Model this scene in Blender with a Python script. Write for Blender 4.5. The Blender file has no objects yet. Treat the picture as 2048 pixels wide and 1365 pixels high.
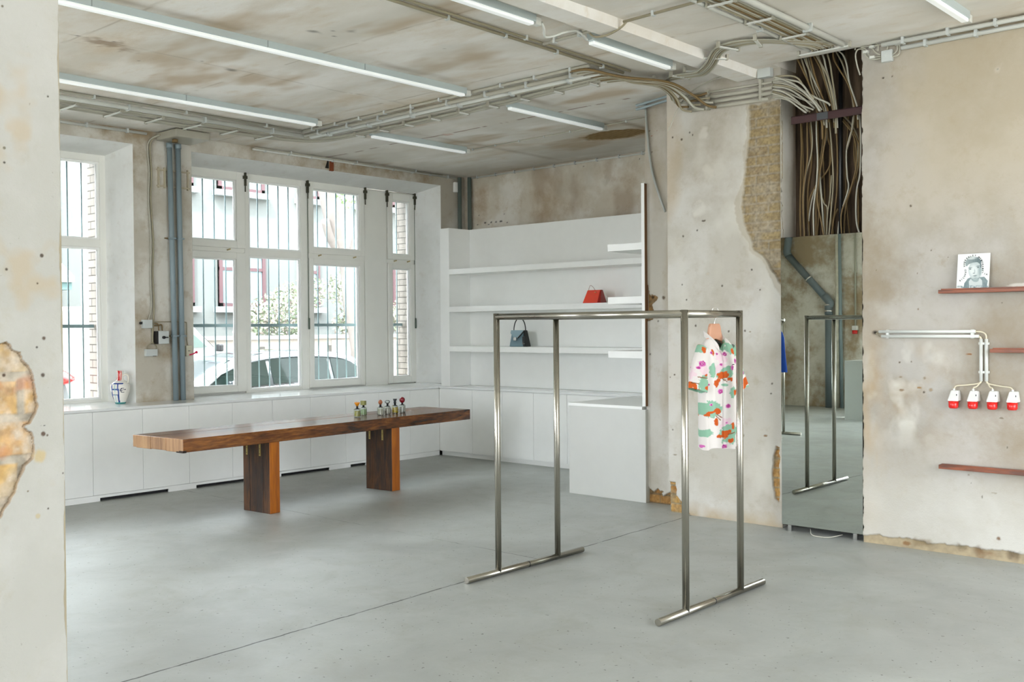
import bpy, math, random
import numpy as np
from mathutils import Vector, Matrix
sc = bpy.context.scene
# ---------------------------------------------------------------- camera, world, light, exposure
W, H_IMG, F = 2048.0, 1365.0, 2038.7245
YAW, PITCH, ROLL = 0.735, -0.0139, 0.008
CAM = np.array([10.0046, -10.1017, 1.65])
fw = np.array([-math.sin(YAW)*math.cos(PITCH), math.cos(YAW)*math.cos(PITCH), math.sin(PITCH)])
_rt = np.array([math.cos(YAW), math.sin(YAW), 0.0]); _up = np.cross(_rt, fw)
RT = math.cos(ROLL)*_rt - math.sin(ROLL)*_up
UP = math.sin(ROLL)*_rt + math.cos(ROLL)*_up
cam_d = bpy.data.cameras.new('camera'); cam = bpy.data.objects.new('camera', cam_d)
sc.collection.objects.link(cam); sc.camera = cam
cam_d.sensor_width = 36; cam_d.lens = F/W*36; cam_d.clip_start = 0.05; cam_d.clip_end = 300
M = Matrix.Identity(4)
for i in range(3):
    M[i][0] = RT[i]; M[i][1] = UP[i]; M[i][2] = -fw[i]; M[i][3] = CAM[i]
cam.matrix_world = M

def rgb(h):
    h = h.lstrip('#'); o = []
    for i in (0, 2, 4):
        v = int(h[i:i+2], 16)/255; o.append(v/12.92 if v <= .04045 else ((v+.055)/1.055)**2.4)
    return tuple(o)

w = bpy.data.worlds.new('overcast_sky'); sc.world = w; w.use_nodes = True
nt = w.node_tree; nt.nodes.clear()
out = nt.nodes.new('ShaderNodeOutputWorld'); bg = nt.nodes.new('ShaderNodeBackground')
tc = nt.nodes.new('ShaderNodeTexCoord'); dp = nt.nodes.new('ShaderNodeVectorMath'); dp.operation = 'DOT_PRODUCT'
dp.inputs[1].default_value = (-0.62, -0.42, 0.66)      # the brighter side of the overcast sky
mr = nt.nodes.new('ShaderNodeMapRange'); mr.inputs[1].default_value = -1; mr.inputs[2].default_value = 1
mr.inputs[3].default_value = 1.3; mr.inputs[4].default_value = 11.0
nt.links.new(tc.outputs['Generated'], dp.inputs[0]); nt.links.new(dp.outputs['Value'], mr.inputs[0])
nt.links.new(mr.outputs[0], bg.inputs['Strength']); bg.inputs['Color'].default_value = (0.875, 0.93, 1.0, 1)
nt.links.new(bg.outputs[0], out.inputs[0])
sc.view_settings.view_transform = 'Standard'; sc.view_settings.look = 'None'
sc.view_settings.gamma = 1.0; sc.view_settings.use_curve_mapping = False
sc.view_settings.exposure = 1.07
cy = sc.cycles
cy.max_bounces = 10; cy.diffuse_bounces = 6; cy.glossy_bounces = 4; cy.transparent_max_bounces = 16; cy.transmission_bounces = 6
cy.caustics_reflective = False; cy.caustics_refractive = False; cy.sample_clamp_indirect = 6.0
cy.use_denoising = True

def portal(loc, rot, sx, sy):
    l = bpy.data.lights.new('window_portal', 'AREA'); l.shape = 'RECTANGLE'; l.size = sx; l.size_y = sy
    l.cycles.is_portal = True
    o = bpy.data.objects.new('window_portal', l); sc.collection.objects.link(o); o.location = loc; o.rotation_euler = rot

CEIL = 3.73
# openings that light the room: street windows (left), unseen shop-window openings behind and right of the camera, sized for fill light
BACKWIN = [(3.6, 6.4), (8.6, 11.0)]; SIDEWIN = [(-7.6, -5.4), (-5.2, -2.9)]
for a, b in BACKWIN: portal(((a+b)/2, -14.4, 1.85), (math.pi/2, 0, 0), b-a, 3.4)
for a, b in SIDEWIN: portal((12.6, (a+b)/2, 1.85), (0, math.pi/2, 0), 3.5, b-a)
portal((-.6, -2.35, 2.2), (0, -math.pi/2, 0), 2.7, 3.7)
portal((-.6, -5.8, 2.2), (0, -math.pi/2, 0), 2.7, 1.7)
portal((-.6, -9.0, 2.2), (0, -math.pi/2, 0), 2.7, 3.6)

sun = bpy.data.lights.new('sun', 'SUN'); sun.energy = 4.5; sun.angle = .03; sun.color = (1.0, .975, .94)
sun_o = bpy.data.objects.new('sun', sun); sc.collection.objects.link(sun_o)
sun_o.rotation_euler = Vector((-.36, .50, -.79)).to_track_quat('-Z', 'Y').to_euler()

# ---------------------------------------------------------------- projection: pixel -> point on a real plane
def ray(px, py): return fw + RT*(px-W/2)/F - UP*(py-H_IMG/2)/F
def at(px, py, ax, val):
    i = 'XYZ'.index(ax); d = ray(px, py); t = (val-CAM[i])/d[i]; return Vector(CAM+t*d)
def atp(px, py, p0, n):
    d = ray(px, py); p0 = np.array(p0); n = np.array(n); t = ((p0-CAM)@n)/(d@n); return Vector(CAM+t*d)

# ---------------------------------------------------------------- mesh helpers
class MB:
    def __init__(s): s.v = []; s.f = []; s.sm = []
    def add(s, vs, fs, smooth=False):
        o = len(s.v); s.v += [tuple(v) for v in vs]; s.f += [tuple(i+o for i in f) for f in fs]; s.sm += [smooth]*len(fs); return s
    def box(s, x0, x1, y0, y1, z0, z1):
        if x0 > x1: x0, x1 = x1, x0
        if y0 > y1: y0, y1 = y1, y0
        if z0 > z1: z0, z1 = z1, z0
        v = [(x, y, z) for z in (z0, z1) for y in (y0, y1) for x in (x0, x1)]
        return s.add(v, [(0,2,3,1),(4,5,7,6),(0,1,5,4),(2,6,7,3),(0,4,6,2),(1,3,7,5)])
    def obox(s, c, ux, uy, uz, hx, hy, hz):
        c, ux, uy, uz = Vector(c), Vector(ux), Vector(uy), Vector(uz)
        v = [c+ux*hx*a+uy*hy*b+uz*hz*d for d in (-1, 1) for b in (-1, 1) for a in (-1, 1)]
        return s.add(v, [(0,2,3,1),(4,5,7,6),(0,1,5,4),(2,6,7,3),(0,4,6,2),(1,3,7,5)])
    def bar(s, a, b, wd, th, up=(0, 0, 1)):
        a, b = Vector(a), Vector(b); d = (b-a); L = d.length; d.normalize(); u = Vector(up)
        if abs(d.dot(u)) > .95: u = Vector((1, 0, 0))
        x = d.cross(u).normalized(); z = x.cross(d)
        return s.obox((a+b)/2, d, x, z, L/2, wd/2, th/2)
    def tube(s, pts, r, n=8, caps=True):
        pts = [Vector(p) for p in pts]; N = len(pts); rs = r if isinstance(r, (list, tuple)) else [r]*N
        t = []
        for i in range(N):
            d = (pts[min(i+1, N-1)]-pts[max(i-1, 0)]); t.append(d.normalized() if d.length > 1e-9 else Vector((0, 0, 1)))
        a = t[0].orthogonal().normalized(); vs = []
        for i in range(N):
            a = (a - t[i]*a.dot(t[i]))
            a = a.normalized() if a.length > 1e-6 else t[i].orthogonal().normalized()
            b = t[i].cross(a)
            for k in range(n):
                an = 2*math.pi*k/n; vs.append(pts[i]+(a*math.cos(an)+b*math.sin(an))*rs[i])
        fs = [(i*n+k, i*n+(k+1) % n, (i+1)*n+(k+1) % n, (i+1)*n+k) for i in range(N-1) for k in range(n)]
        s.add(vs, fs, True)
        if caps:
            o = len(s.v)-len(vs)
            s.f.append(tuple(o+k for k in range(n))[::-1]); s.sm.append(False)
            s.f.append(tuple(o+(N-1)*n+k for k in range(n))); s.sm.append(False)
        return s
    def lathe(s, prof, c=(0, 0, 0), n=24, smooth=True):
        vs = []; N = len(prof)
        for r, z in prof:
            for k in range(n):
                an = 2*math.pi*k/n; vs.append((c[0]+r*math.cos(an), c[1]+r*math.sin(an), c[2]+z))
        fs = [(i*n+k, i*n+(k+1) % n, (i+1)*n+(k+1) % n, (i+1)*n+k) for i in range(N-1) for k in range(n)]
        fs += []
        s.add(vs, fs, smooth); o = len(s.v)-len(vs)
        if prof[0][0] > 1e-5: s.f.append(tuple(o+k for k in range(n))[::-1]); s.sm.append(False)
        if prof[-1][0] > 1e-5: s.f.append(tuple(o+(N-1)*n+k for k in range(n))); s.sm.append(False)
        return s
    def prism(s, poly, d):
        n = len(poly); d = Vector(d); a = [Vector(p) for p in poly]; b = [p+d for p in a]
        return s.add(a+b, [tuple(range(n))[::-1], tuple(range(n, 2*n))]+[(i, (i+1) % n, n+(i+1) % n, n+i) for i in range(n)])
    def build(s, name, mat, parent=None, bevel=0, seg=2):
        me = bpy.data.meshes.new(name); me.from_pydata(s.v, [], s.f); me.update()
        me.polygons.foreach_set('use_smooth', s.sm)
        o = bpy.data.objects.new(name, me); sc.collection.objects.link(o)
        if mat: me.materials.append(mat)
        if parent is not None:
            o.parent = parent; o.matrix_parent_inverse = Matrix.Translation(-Vector(parent.location))
        if bevel:
            m = o.modifiers.new('bevel', 'BEVEL'); m.width = bevel; m.segments = seg; m.limit_method = 'ANGLE'; m.angle_limit = .7
        return o
def tag(o, label=None, cat=None, group=None, kind=None):
    if label: o['label'] = label
    if cat: o['category'] = cat
    if group: o['group'] = group
    if kind: o['kind'] = kind
    return o
def thing(name, label, cat, loc, group=None):
    o = bpy.data.objects.new(name, None); sc.collection.objects.link(o); o.location = loc; o.empty_display_size = .1
    return tag(o, label, cat, group)
def struct(name, mb, mat, **k): return tag(mb.build(name, mat, **k), kind='structure')
def smooth_path(pts, k=4):
    pts = [Vector(p) for p in pts]
    if len(pts) < 3: return pts
    P = [pts[0]*2-pts[1]]+pts+[pts[-1]*2-pts[-2]]; o = []
    for i in range(1, len(P)-2):
        for j in range(k):
            t = j/k; a, b, c, d = P[i-1], P[i], P[i+1], P[i+2]
            o.append(.5*((2*b)+(c-a)*t+(2*a-5*b+4*c-d)*t*t+(-a+3*b-3*c+d)*t**3))
    o.append(pts[-1]); return o

# numpy value noise
def vnoise(x, y, seed=0):
    xi = np.floor(x).astype(np.int64); yi = np.floor(y).astype(np.int64); xf = x-xi; yf = y-yi
    def h(a, b):
        n = (a*374761393+b*668265263+seed*1442695041) & 0x7fffffff
        n = ((n ^ (n >> 13))*1274126177) & 0x7fffffff
        return ((n ^ (n >> 16)) & 0xffff)/65535.0
    u = xf*xf*(3-2*xf); v = yf*yf*(3-2*yf)
    return (h(xi, yi)*(1-u)+h(xi+1, yi)*u)*(1-v)+(h(xi, yi+1)*(1-u)+h(xi+1, yi+1)*u)*v
def fbm(x, y, seed=0, o=4):
    s = 0; a = .5; t = 0
    for i in range(o):
        s = s+a*vnoise(x*2**i, y*2**i, seed+i*7); t += a; a *= .5
    return s/t
def inpoly(x, y, poly):
    ins = np.zeros(x.shape, bool); n = len(poly); dist = np.full(x.shape, 9.)
    for i in range(n):
        x1, y1 = poly[i]; x2, y2 = poly[(i+1) % n]
        if y1 != y2:
            c = ((y1 > y) != (y2 > y)) & (x < (x2-x1)*(y-y1)/(y2-y1)+x1); ins ^= c
        dx, dy = x2-x1, y2-y1; t = np.clip(((x-x1)*dx+(y-y1)*dy)/(dx*dx+dy*dy+1e-12), 0, 1)
        dist = np.minimum(dist, np.hypot(x-x1-t*dx, y-y1-t*dy))
    return np.where(ins, -dist, dist)
def lerp(a, b, t): return a+(b-a)*t[..., None]
def over(col, c, m):
    """lay colour c over col (N,M,4) with mask m"""
    c = np.array(c) if not isinstance(c, np.ndarray) else c
    if c.ndim == 1: c = np.broadcast_to(c, col[..., :3].shape)
    A = col[..., 3]; m = np.clip(m, 0, 1); na = m+A*(1-m)
    col[..., :3] = (c*m[..., None]+col[..., :3]*(A*(1-m))[..., None])/np.maximum(na, 1e-6)[..., None]
    col[..., 3] = na
def grid(name, P0, U, V, lu, lv, nu, nv, fn, mat, parent=None):
    """displaced, coloured sheet; fn(u,v)->(depth into the wall, rgba)"""
    u, v = np.meshgrid(np.linspace(0, lu, nu), np.linspace(0, lv, nv), indexing='xy')
    P0, U, V = map(np.array, (P0, U, V)); N = np.cross(U, V)
    d, col = fn(u, v)
    co = P0+u[..., None]*U+v[..., None]*V-d[..., None]*N
    idx = np.arange(nu*nv).reshape(nv, nu)
    q = np.stack([idx[:-1, :-1], idx[:-1, 1:], idx[1:, 1:], idx[1:, :-1]], -1).reshape(-1, 4)
    me = bpy.data.meshes.new(name); me.vertices.add(nu*nv); me.vertices.foreach_set('co', co.reshape(-1).astype('f4'))
    me.loops.add(q.size); me.loops.foreach_set('vertex_index', q.reshape(-1).astype('i4'))
    me.polygons.add(len(q)); me.polygons.foreach_set('loop_start', np.arange(0, q.size, 4).astype('i4'))
    me.update(calc_edges=True); me.validate()
    me.polygons.foreach_set('use_smooth', np.ones(len(q), bool))
    a = me.color_attributes.new('Col', 'FLOAT_COLOR', 'POINT'); a.data.foreach_set('color', col.reshape(-1).astype('f4'))
    me.materials.append(mat); o = bpy.data.objects.new(name, me); sc.collection.objects.link(o)
    if parent is not None: o.parent = parent; o.matrix_parent_inverse = Matrix.Translation(-Vector(parent.location))
    return o

# ---------------------------------------------------------------- materials
def nmat(name):
    m = bpy.data.materials.new(name); m.use_nodes = True; t = m.node_tree; return m, t, t.nodes['Principled BSDF']
def simple(name, col, rough=.5, metal=0, spec=.5, bump=0, bscale=60, var=0, vscale=8, coat=0, emis=0):
    m, t, b = nmat(name); c = rgb(col) if isinstance(col, str) else col
    b.inputs['Base Color'].default_value = (*c, 1); b.inputs['Roughness'].default_value = rough
    b.inputs['Metallic'].default_value = metal; b.inputs['Specular IOR Level'].default_value = spec
    b.inputs['Coat Weight'].default_value = coat
    if emis: b.inputs['Emission Color'].default_value = (*c, 1); b.inputs['Emission Strength'].default_value = emis
    g = t.nodes.new('ShaderNodeNewGeometry')
    n = t.nodes.new('ShaderNodeTexNoise'); n.inputs['Scale'].default_value = vscale; n.inputs['Detail'].default_value = 4
    t.links.new(g.outputs['Position'], n.inputs['Vector'])
    mx = t.nodes.new('ShaderNodeMix'); mx.data_type = 'RGBA'
    v = max(var, .03)
    mx.inputs['A'].default_value = (*[x*(1-v) for x in c], 1); mx.inputs['B'].default_value = (*[min(1, x*(1+v)) for x in c], 1)
    t.links.new(n.outputs['Fac'], mx.inputs['Factor']); t.links.new(mx.outputs['Result'], b.inputs['Base Color'])
    if bump:
        n2 = t.nodes.new('ShaderNodeTexNoise'); n2.inputs['Scale'].default_value = bscale; n2.inputs['Detail'].default_value = 3
        t.links.new(g.outputs['Position'], n2.inputs['Vector'])
        bp = t.nodes.new('ShaderNodeBump'); bp.inputs['Strength'].default_value = bump; bp.inputs['Distance'].default_value = .01
        t.links.new(n2.outputs['Fac'], bp.inputs['Height']); t.links.new(bp.outputs[0], b.inputs['Normal'])
    return m
def ds(h, k=.78):
    c = rgb(h); l = .3*c[0]+.55*c[1]+.15*c[2]; return tuple(l+(x-l)*k for x in c)
def plaster(name, base, light, stain, s1=1.2, stretch=(1, 1, 1), lo=.45, hi=.75, seed=0, attr=False, rough=.9, bump=.25, speck=True, amount=1.0, dark=None):
    """three-tone worn plaster: light and stain patches over a base, fine mottling, pits"""
    m, t, b = nmat(name); L = t.links; N = t.nodes
    b.inputs['Roughness'].default_value = rough; b.inputs['Specular IOR Level'].default_value = .2
    g = N.new('ShaderNodeNewGeometry'); mp = N.new('ShaderNodeMapping'); mp.inputs['Scale'].default_value = stretch
    mp.inputs['Location'].default_value = (seed*3.7, seed*1.9, seed*5.1); L.new(g.outputs['Position'], mp.inputs['Vector'])
    def noise(sc_, det=6, r=.6, dist=0):
        n = N.new('ShaderNodeTexNoise'); n.inputs['Scale'].default_value = sc_; n.inputs['Detail'].default_value = det
        n.inputs['Roughness'].default_value = r; n.inputs['Distortion'].default_value = dist
        L.new(mp.outputs[0], n.inputs['Vector']); return n.outputs['Fac']
    def rng(f, a, c, o1=1.0):
        r = N.new('ShaderNodeMapRange'); r.inputs[1].default_value = a; r.inputs[2].default_value = c; r.inputs[4].default_value = o1
        r.interpolation_type = 'SMOOTHSTEP'; L.new(f, r.inputs[0]); return r.outputs[0]
    def mix(f, A, B):
        x = N.new('ShaderNodeMix'); x.data_type = 'RGBA'
        L.new(f, x.inputs['Factor'])
        for s_, v_ in (('A', A), ('B', B)):
            if isinstance(v_, tuple): x.inputs[s_].default_value = (*v_, 1)
            else: L.new(v_, x.inputs[s_])
        return x.outputs['Result']
    c = mix(rng(noise(s1, 7, .62, .08), .42, .6), ds(base, .7), ds(light, .7))
    c = mix(rng(noise(s1*.7, 8, .66, .12), lo, hi, amount), c, ds(stain, .85))
    c = mix(rng(noise(s1*5, 6, .7, .05), .52, .75, .45*amount), c, rgb(stain))
    if speck: c = mix(rng(noise(70, 3, .6), .68, .78, .35), c, rgb(dark or '#6b5d4a'))
    if attr:
        a = N.new('ShaderNodeAttribute'); a.attribute_name = 'Col'
        x = N.new('ShaderNodeMix'); x.data_type = 'RGBA'; L.new(a.outputs['Alpha'], x.inputs['Factor'])
        L.new(c, x.inputs['A']); L.new(a.outputs['Color'], x.inputs['B']); c = x.outputs['Result']
    L.new(c, b.inputs['Base Color'])
    bp = N.new('ShaderNodeBump'); bp.inputs['Strength'].default_value = bump; bp.inputs['Distance'].default_value = .012
    ad = N.new('ShaderNodeMath'); ad.operation = 'ADD'; L.new(noise(s1*6, 6), ad.inputs[0]); 
    ml = N.new('ShaderNodeMath'); ml.operation = 'MULTIPLY'; ml.inputs[1].default_value = .35; L.new(noise(90, 3), ml.inputs[0]); L.new(ml.outputs[0], ad.inputs[1])
    L.new(ad.outputs[0], bp.inputs['Height']); L.new(bp.outputs[0], b.inputs['Normal'])
    return m
def attrmat(name, rough=.8, bump=0, spec=.3, alpha_base=None):
    m, t, b = nmat(name); a = t.nodes.new('ShaderNodeAttribute'); a.attribute_name = 'Col'
    t.links.new(a.outputs['Color'], b.inputs['Base Color']); b.inputs['Roughness'].default_value = rough
    b.inputs['Specular IOR Level'].default_value = spec
    if bump:
        g = t.nodes.new('ShaderNodeNewGeometry'); n = t.nodes.new('ShaderNodeTexNoise'); n.inputs['Scale'].default_value = 120
        t.links.new(g.outputs['Position'], n.inputs['Vector']); bp = t.nodes.new('ShaderNodeBump')
        bp.inputs['Strength'].default_value = bump; bp.inputs['Distance'].default_value = .005
        t.links.new(n.outputs['Fac'], bp.inputs['Height']); t.links.new(bp.outputs[0], b.inputs['Normal'])
    return m
def wood(name, c1, c2, c3, axis, rough=.45, fine=1, rings=3.0):
    """long-grained timber; axis = grain direction vector in world"""
    m, t, b = nmat(name); L = t.links; N = t.nodes
    g = N.new('ShaderNodeNewGeometry'); mp = N.new('ShaderNodeMapping')
    mp.inputs['Scale'].default_value = tuple(.12 if a else 1.0 for a in axis); L.new(g.outputs['Position'], mp.inputs[0])
    n1 = N.new('ShaderNodeTexNoise'); n1.inputs['Scale'].default_value = 14*fine; n1.inputs['Detail'].default_value = 8; n1.inputs['Roughness'].default_value = .65; n1.inputs['Distortion'].default_value = 1.2
    n2 = N.new('ShaderNodeTexNoise'); n2.inputs['Scale'].default_value = 60*fine; n2.inputs['Detail'].default_value = 4
    n3 = N.new('ShaderNodeTexNoise'); n3.inputs['Scale'].default_value = rings; n3.inputs['Detail'].default_value = 6
    for n in (n1, n2, n3): L.new(mp.outputs[0], n.inputs['Vector'])
    cr = N.new('ShaderNodeValToRGB'); e = cr.color_ramp; e.elements[0].position = .40; e.elements[0].color = (*rgb(c1), 1)
    e.elements[1].position = .60; e.elements[1].color = (*rgb(c3), 1); k = e.elements.new(.5); k.color = (*rgb(c2), 1)
    ad = N.new('ShaderNodeMath'); ad.operation = 'MULTIPLY_ADD'; ad.inputs[1].default_value = .35; L.new(n2.outputs['Fac'], ad.inputs[0])
    mu = N.new('ShaderNodeMath'); mu.operation = 'MULTIPLY'; mu.inputs[1].default_value = .65; L.new(n1.outputs['Fac'], mu.inputs[0]); L.new(mu.outputs[0], ad.inputs[2])
    mm = N.new('ShaderNodeMix'); mm.data_type = 'FLOAT'; mm.inputs['Factor'].default_value = .4; L.new(ad.outputs[0], mm.inputs['A']); L.new(n3.outputs['Fac'], mm.inputs['B'])
    L.new(mm.outputs['Result'], cr.inputs['Fac']); L.new(cr.outputs['Color'], b.inputs['Base Color'])
    b.inputs['Roughness'].default_value = rough
    bp = N.new('ShaderNodeBump'); bp.inputs['Strength'].default_value = .2; bp.inputs['Distance'].default_value = .003
    L.new(ad.outputs[0], bp.inputs['Height']); L.new(bp.outputs[0], b.inputs['Normal'])
    return m
def glassmat(name, tint=(1, 1, 1), ior=1.45, rough=0.0, extra=0):
    m = bpy.data.materials.new(name); m.use_nodes = True; t = m.node_tree; t.nodes.clear()
    o = t.nodes.new('ShaderNodeOutputMaterial'); tr = t.nodes.new('ShaderNodeBsdfTransparent'); gl = t.nodes.new('ShaderNodeBsdfGlossy')
    fr = t.nodes.new('ShaderNodeFresnel'); mx = t.nodes.new('ShaderNodeMixShader'); fr.inputs[0].default_value = ior
    tr.inputs[0].default_value = (*tint, 1); gl.inputs['Roughness'].default_value = rough
    if extra:
        ma = t.nodes.new('ShaderNodeMath'); ma.operation = 'ADD'; ma.inputs[1].default_value = extra; t.links.new(fr.outputs[0], ma.inputs[0]); t.links.new(ma.outputs[0], mx.inputs[0])
    else: t.links.new(fr.outputs[0], mx.inputs[0])
    t.links.new(tr.outputs[0], mx.inputs[1]); t.links.new(gl.outputs[0], mx.inputs[2]); t.links.new(mx.outputs[0], o.inputs[0])
    return m
def brickmat(name, c1, c2, mortar, bw=.25, bh=.077, axis='YZ', rough=.6, ms=.006, spec=.5):
    m, t, b = nmat(name); g = t.nodes.new('ShaderNodeNewGeometry'); s = t.nodes.new('ShaderNodeSeparateXYZ'); c = t.nodes.new('ShaderNodeCombineXYZ')
    t.links.new(g.outputs['Position'], s.inputs[0]); t.links.new(s.outputs[axis[0]], c.inputs[0]); t.links.new(s.outputs[axis[1]], c.inputs[1])
    k = t.nodes.new('ShaderNodeTexBrick'); k.inputs['Scale'].default_value = 1; k.inputs['Brick Width'].default_value = bw; k.inputs['Row Height'].default_value = bh
    k.inputs['Mortar Size'].default_value = ms; k.inputs['Color1'].default_value = (*rgb(c1), 1); k.inputs['Color2'].default_value = (*rgb(c2), 1); k.inputs['Mortar'].default_value = (*rgb(mortar), 1)
    t.links.new(c.outputs[0], k.inputs['Vector']); t.links.new(k.outputs['Color'], b.inputs['Base Color']); b.inputs['Roughness'].default_value = rough
    b.inputs['Specular IOR Level'].default_value = spec
    return m

M_ = {}
M_['white'] = simple('white_lacquer', '#eeefec', .42, spec=.35, var=.015)
M_['counter'] = simple('white_worktop_gloss', '#e8eae9', .16, spec=.6, var=.01)
M_['frame'] = simple('window_paint', '#e9e9e2', .45, var=.04, vscale=5)
M_['conduit'] = simple('conduit_pvc', '#a9a698', .5, var=.12, vscale=6)
M_['conduitw'] = simple('conduit_white', '#d4d6d0', .4, var=.05)
M_['cable'] = simple('cable_sheath', '#989078', .55, var=.2, vscale=5)
M_['cablel'] = simple('cable_sheath_pale', '#b4b2a4', .5, var=.12, vscale=5)
M_['cabled'] = simple('cable_sheath_dusty', '#76603a', .6, var=.25, vscale=5)
M_['bluepipe'] = simple('pipe_bluegrey', '#84949a', .45, var=.05)
M_['soil'] = simple('soil_pipe_grey', '#6b777c', .35, var=.06)
M_['steel'] = simple('brushed_steel', '#aaa69b', .24, metal=1, var=.04, vscale=20)
M_['chrome'] = simple('chrome', '#e6e6e6', .12, metal=1)
M_['black'] = simple('black_plastic', '#141416', .4)
M_['iron'] = simple('grill_paint', '#667c81', .5, var=.05)
M_['rust'] = simple('red_oxide_steel', '#341312', .6, var=.25, vscale=12)
M_['blackpipe'] = simple('black_pipe', '#0d0f12', .35)
M_['boxgrey'] = simple('junction_box_grey', '#c3c8c6', .45)
M_['glass'] = glassmat('window_glass', (.96, .98, .97))
M_['mirror'] = simple('mirror_silver', '#d3dad5', .008, metal=1)
M_['mirror'].node_tree.nodes['Principled BSDF'].inputs['Specular IOR Level'].default_value = .5
M_['ledge'] = wood('red_mahogany', '#54290f', '#823f18', '#9c5122', (1, 0, 0), .4)
M_['lamp'] = simple('lamp_diffuser', '#f2f6f6', .4, emis=.12)
M_['lamph'] = simple('lamp_housing', '#b4bfbf', .45, var=.03)
M_['red'] = simple('red_plastic', '#d8201c', .22, spec=.6, var=.03)
M_['silver'] = simple('satin_brass', '#b8a468', .35, metal=.8)
# ================================================================ THE ROOM
P_left = plaster('plaster_window_wall', '#bfb7a4', '#d3cfc2', '#a08c6c', 1.5, seed=1, hi=.66)
P_rev = plaster('plaster_reveal', '#e2e3de', '#e9eae6', '#a58a66', 1.6, lo=.6, hi=.8, seed=2, speck=False, bump=.1, amount=.35)
P_back = plaster('plaster_brown', '#ddd1ba', '#ebe5d8', '#bda686', 1.7, lo=.45, hi=.7, seed=3, attr=True, dark='#3a2c1c')
P_pil = plaster('plaster_pillar', '#bcb6a6', '#c9c5ba', '#a3967f', 1.3, lo=.5, hi=.8, seed=4, attr=True)
P_right = plaster('plaster_ledge_wall', '#a9a192', '#b6b0a5', '#988a74', 1.5, lo=.45, hi=.75, seed=9, attr=True)
P_ceil = plaster('plaster_ceiling', '#e3ddd1', '#ebe8e1', '#cdbb9f', 1.1, stretch=(.55, 1.3, 1), lo=.46, hi=.74, seed=6, attr=True, bump=.2)
P_ceil0 = plaster('plaster_ceiling_plain', '#e3ddd1', '#ebe8e1', '#cdbb9f', 1.1, stretch=(.55, 1.3, 1), lo=.5, hi=.8, seed=6, bump=.1)
P_right0 = plaster('plaster_ledge_wall_plain', '#a9a192', '#b6b0a5', '#988a74', 1.5, lo=.45, hi=.75, seed=9)
P_near0 = plaster('plaster_near_plain', '#b6b4aa', '#bebcb4', '#aca490', 2.5, lo=.55, hi=.85, seed=7, bump=.15)
P_near = plaster('plaster_near', '#b6b4aa', '#bebcb4', '#aca490', 2.5, lo=.55, hi=.85, seed=7, attr=True, bump=.15)
P_far = plaster('plaster_far', '#e2dbcb', '#ebe7dc', '#ab9472', 1.4, lo=.42, hi=.62, seed=8)

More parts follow.
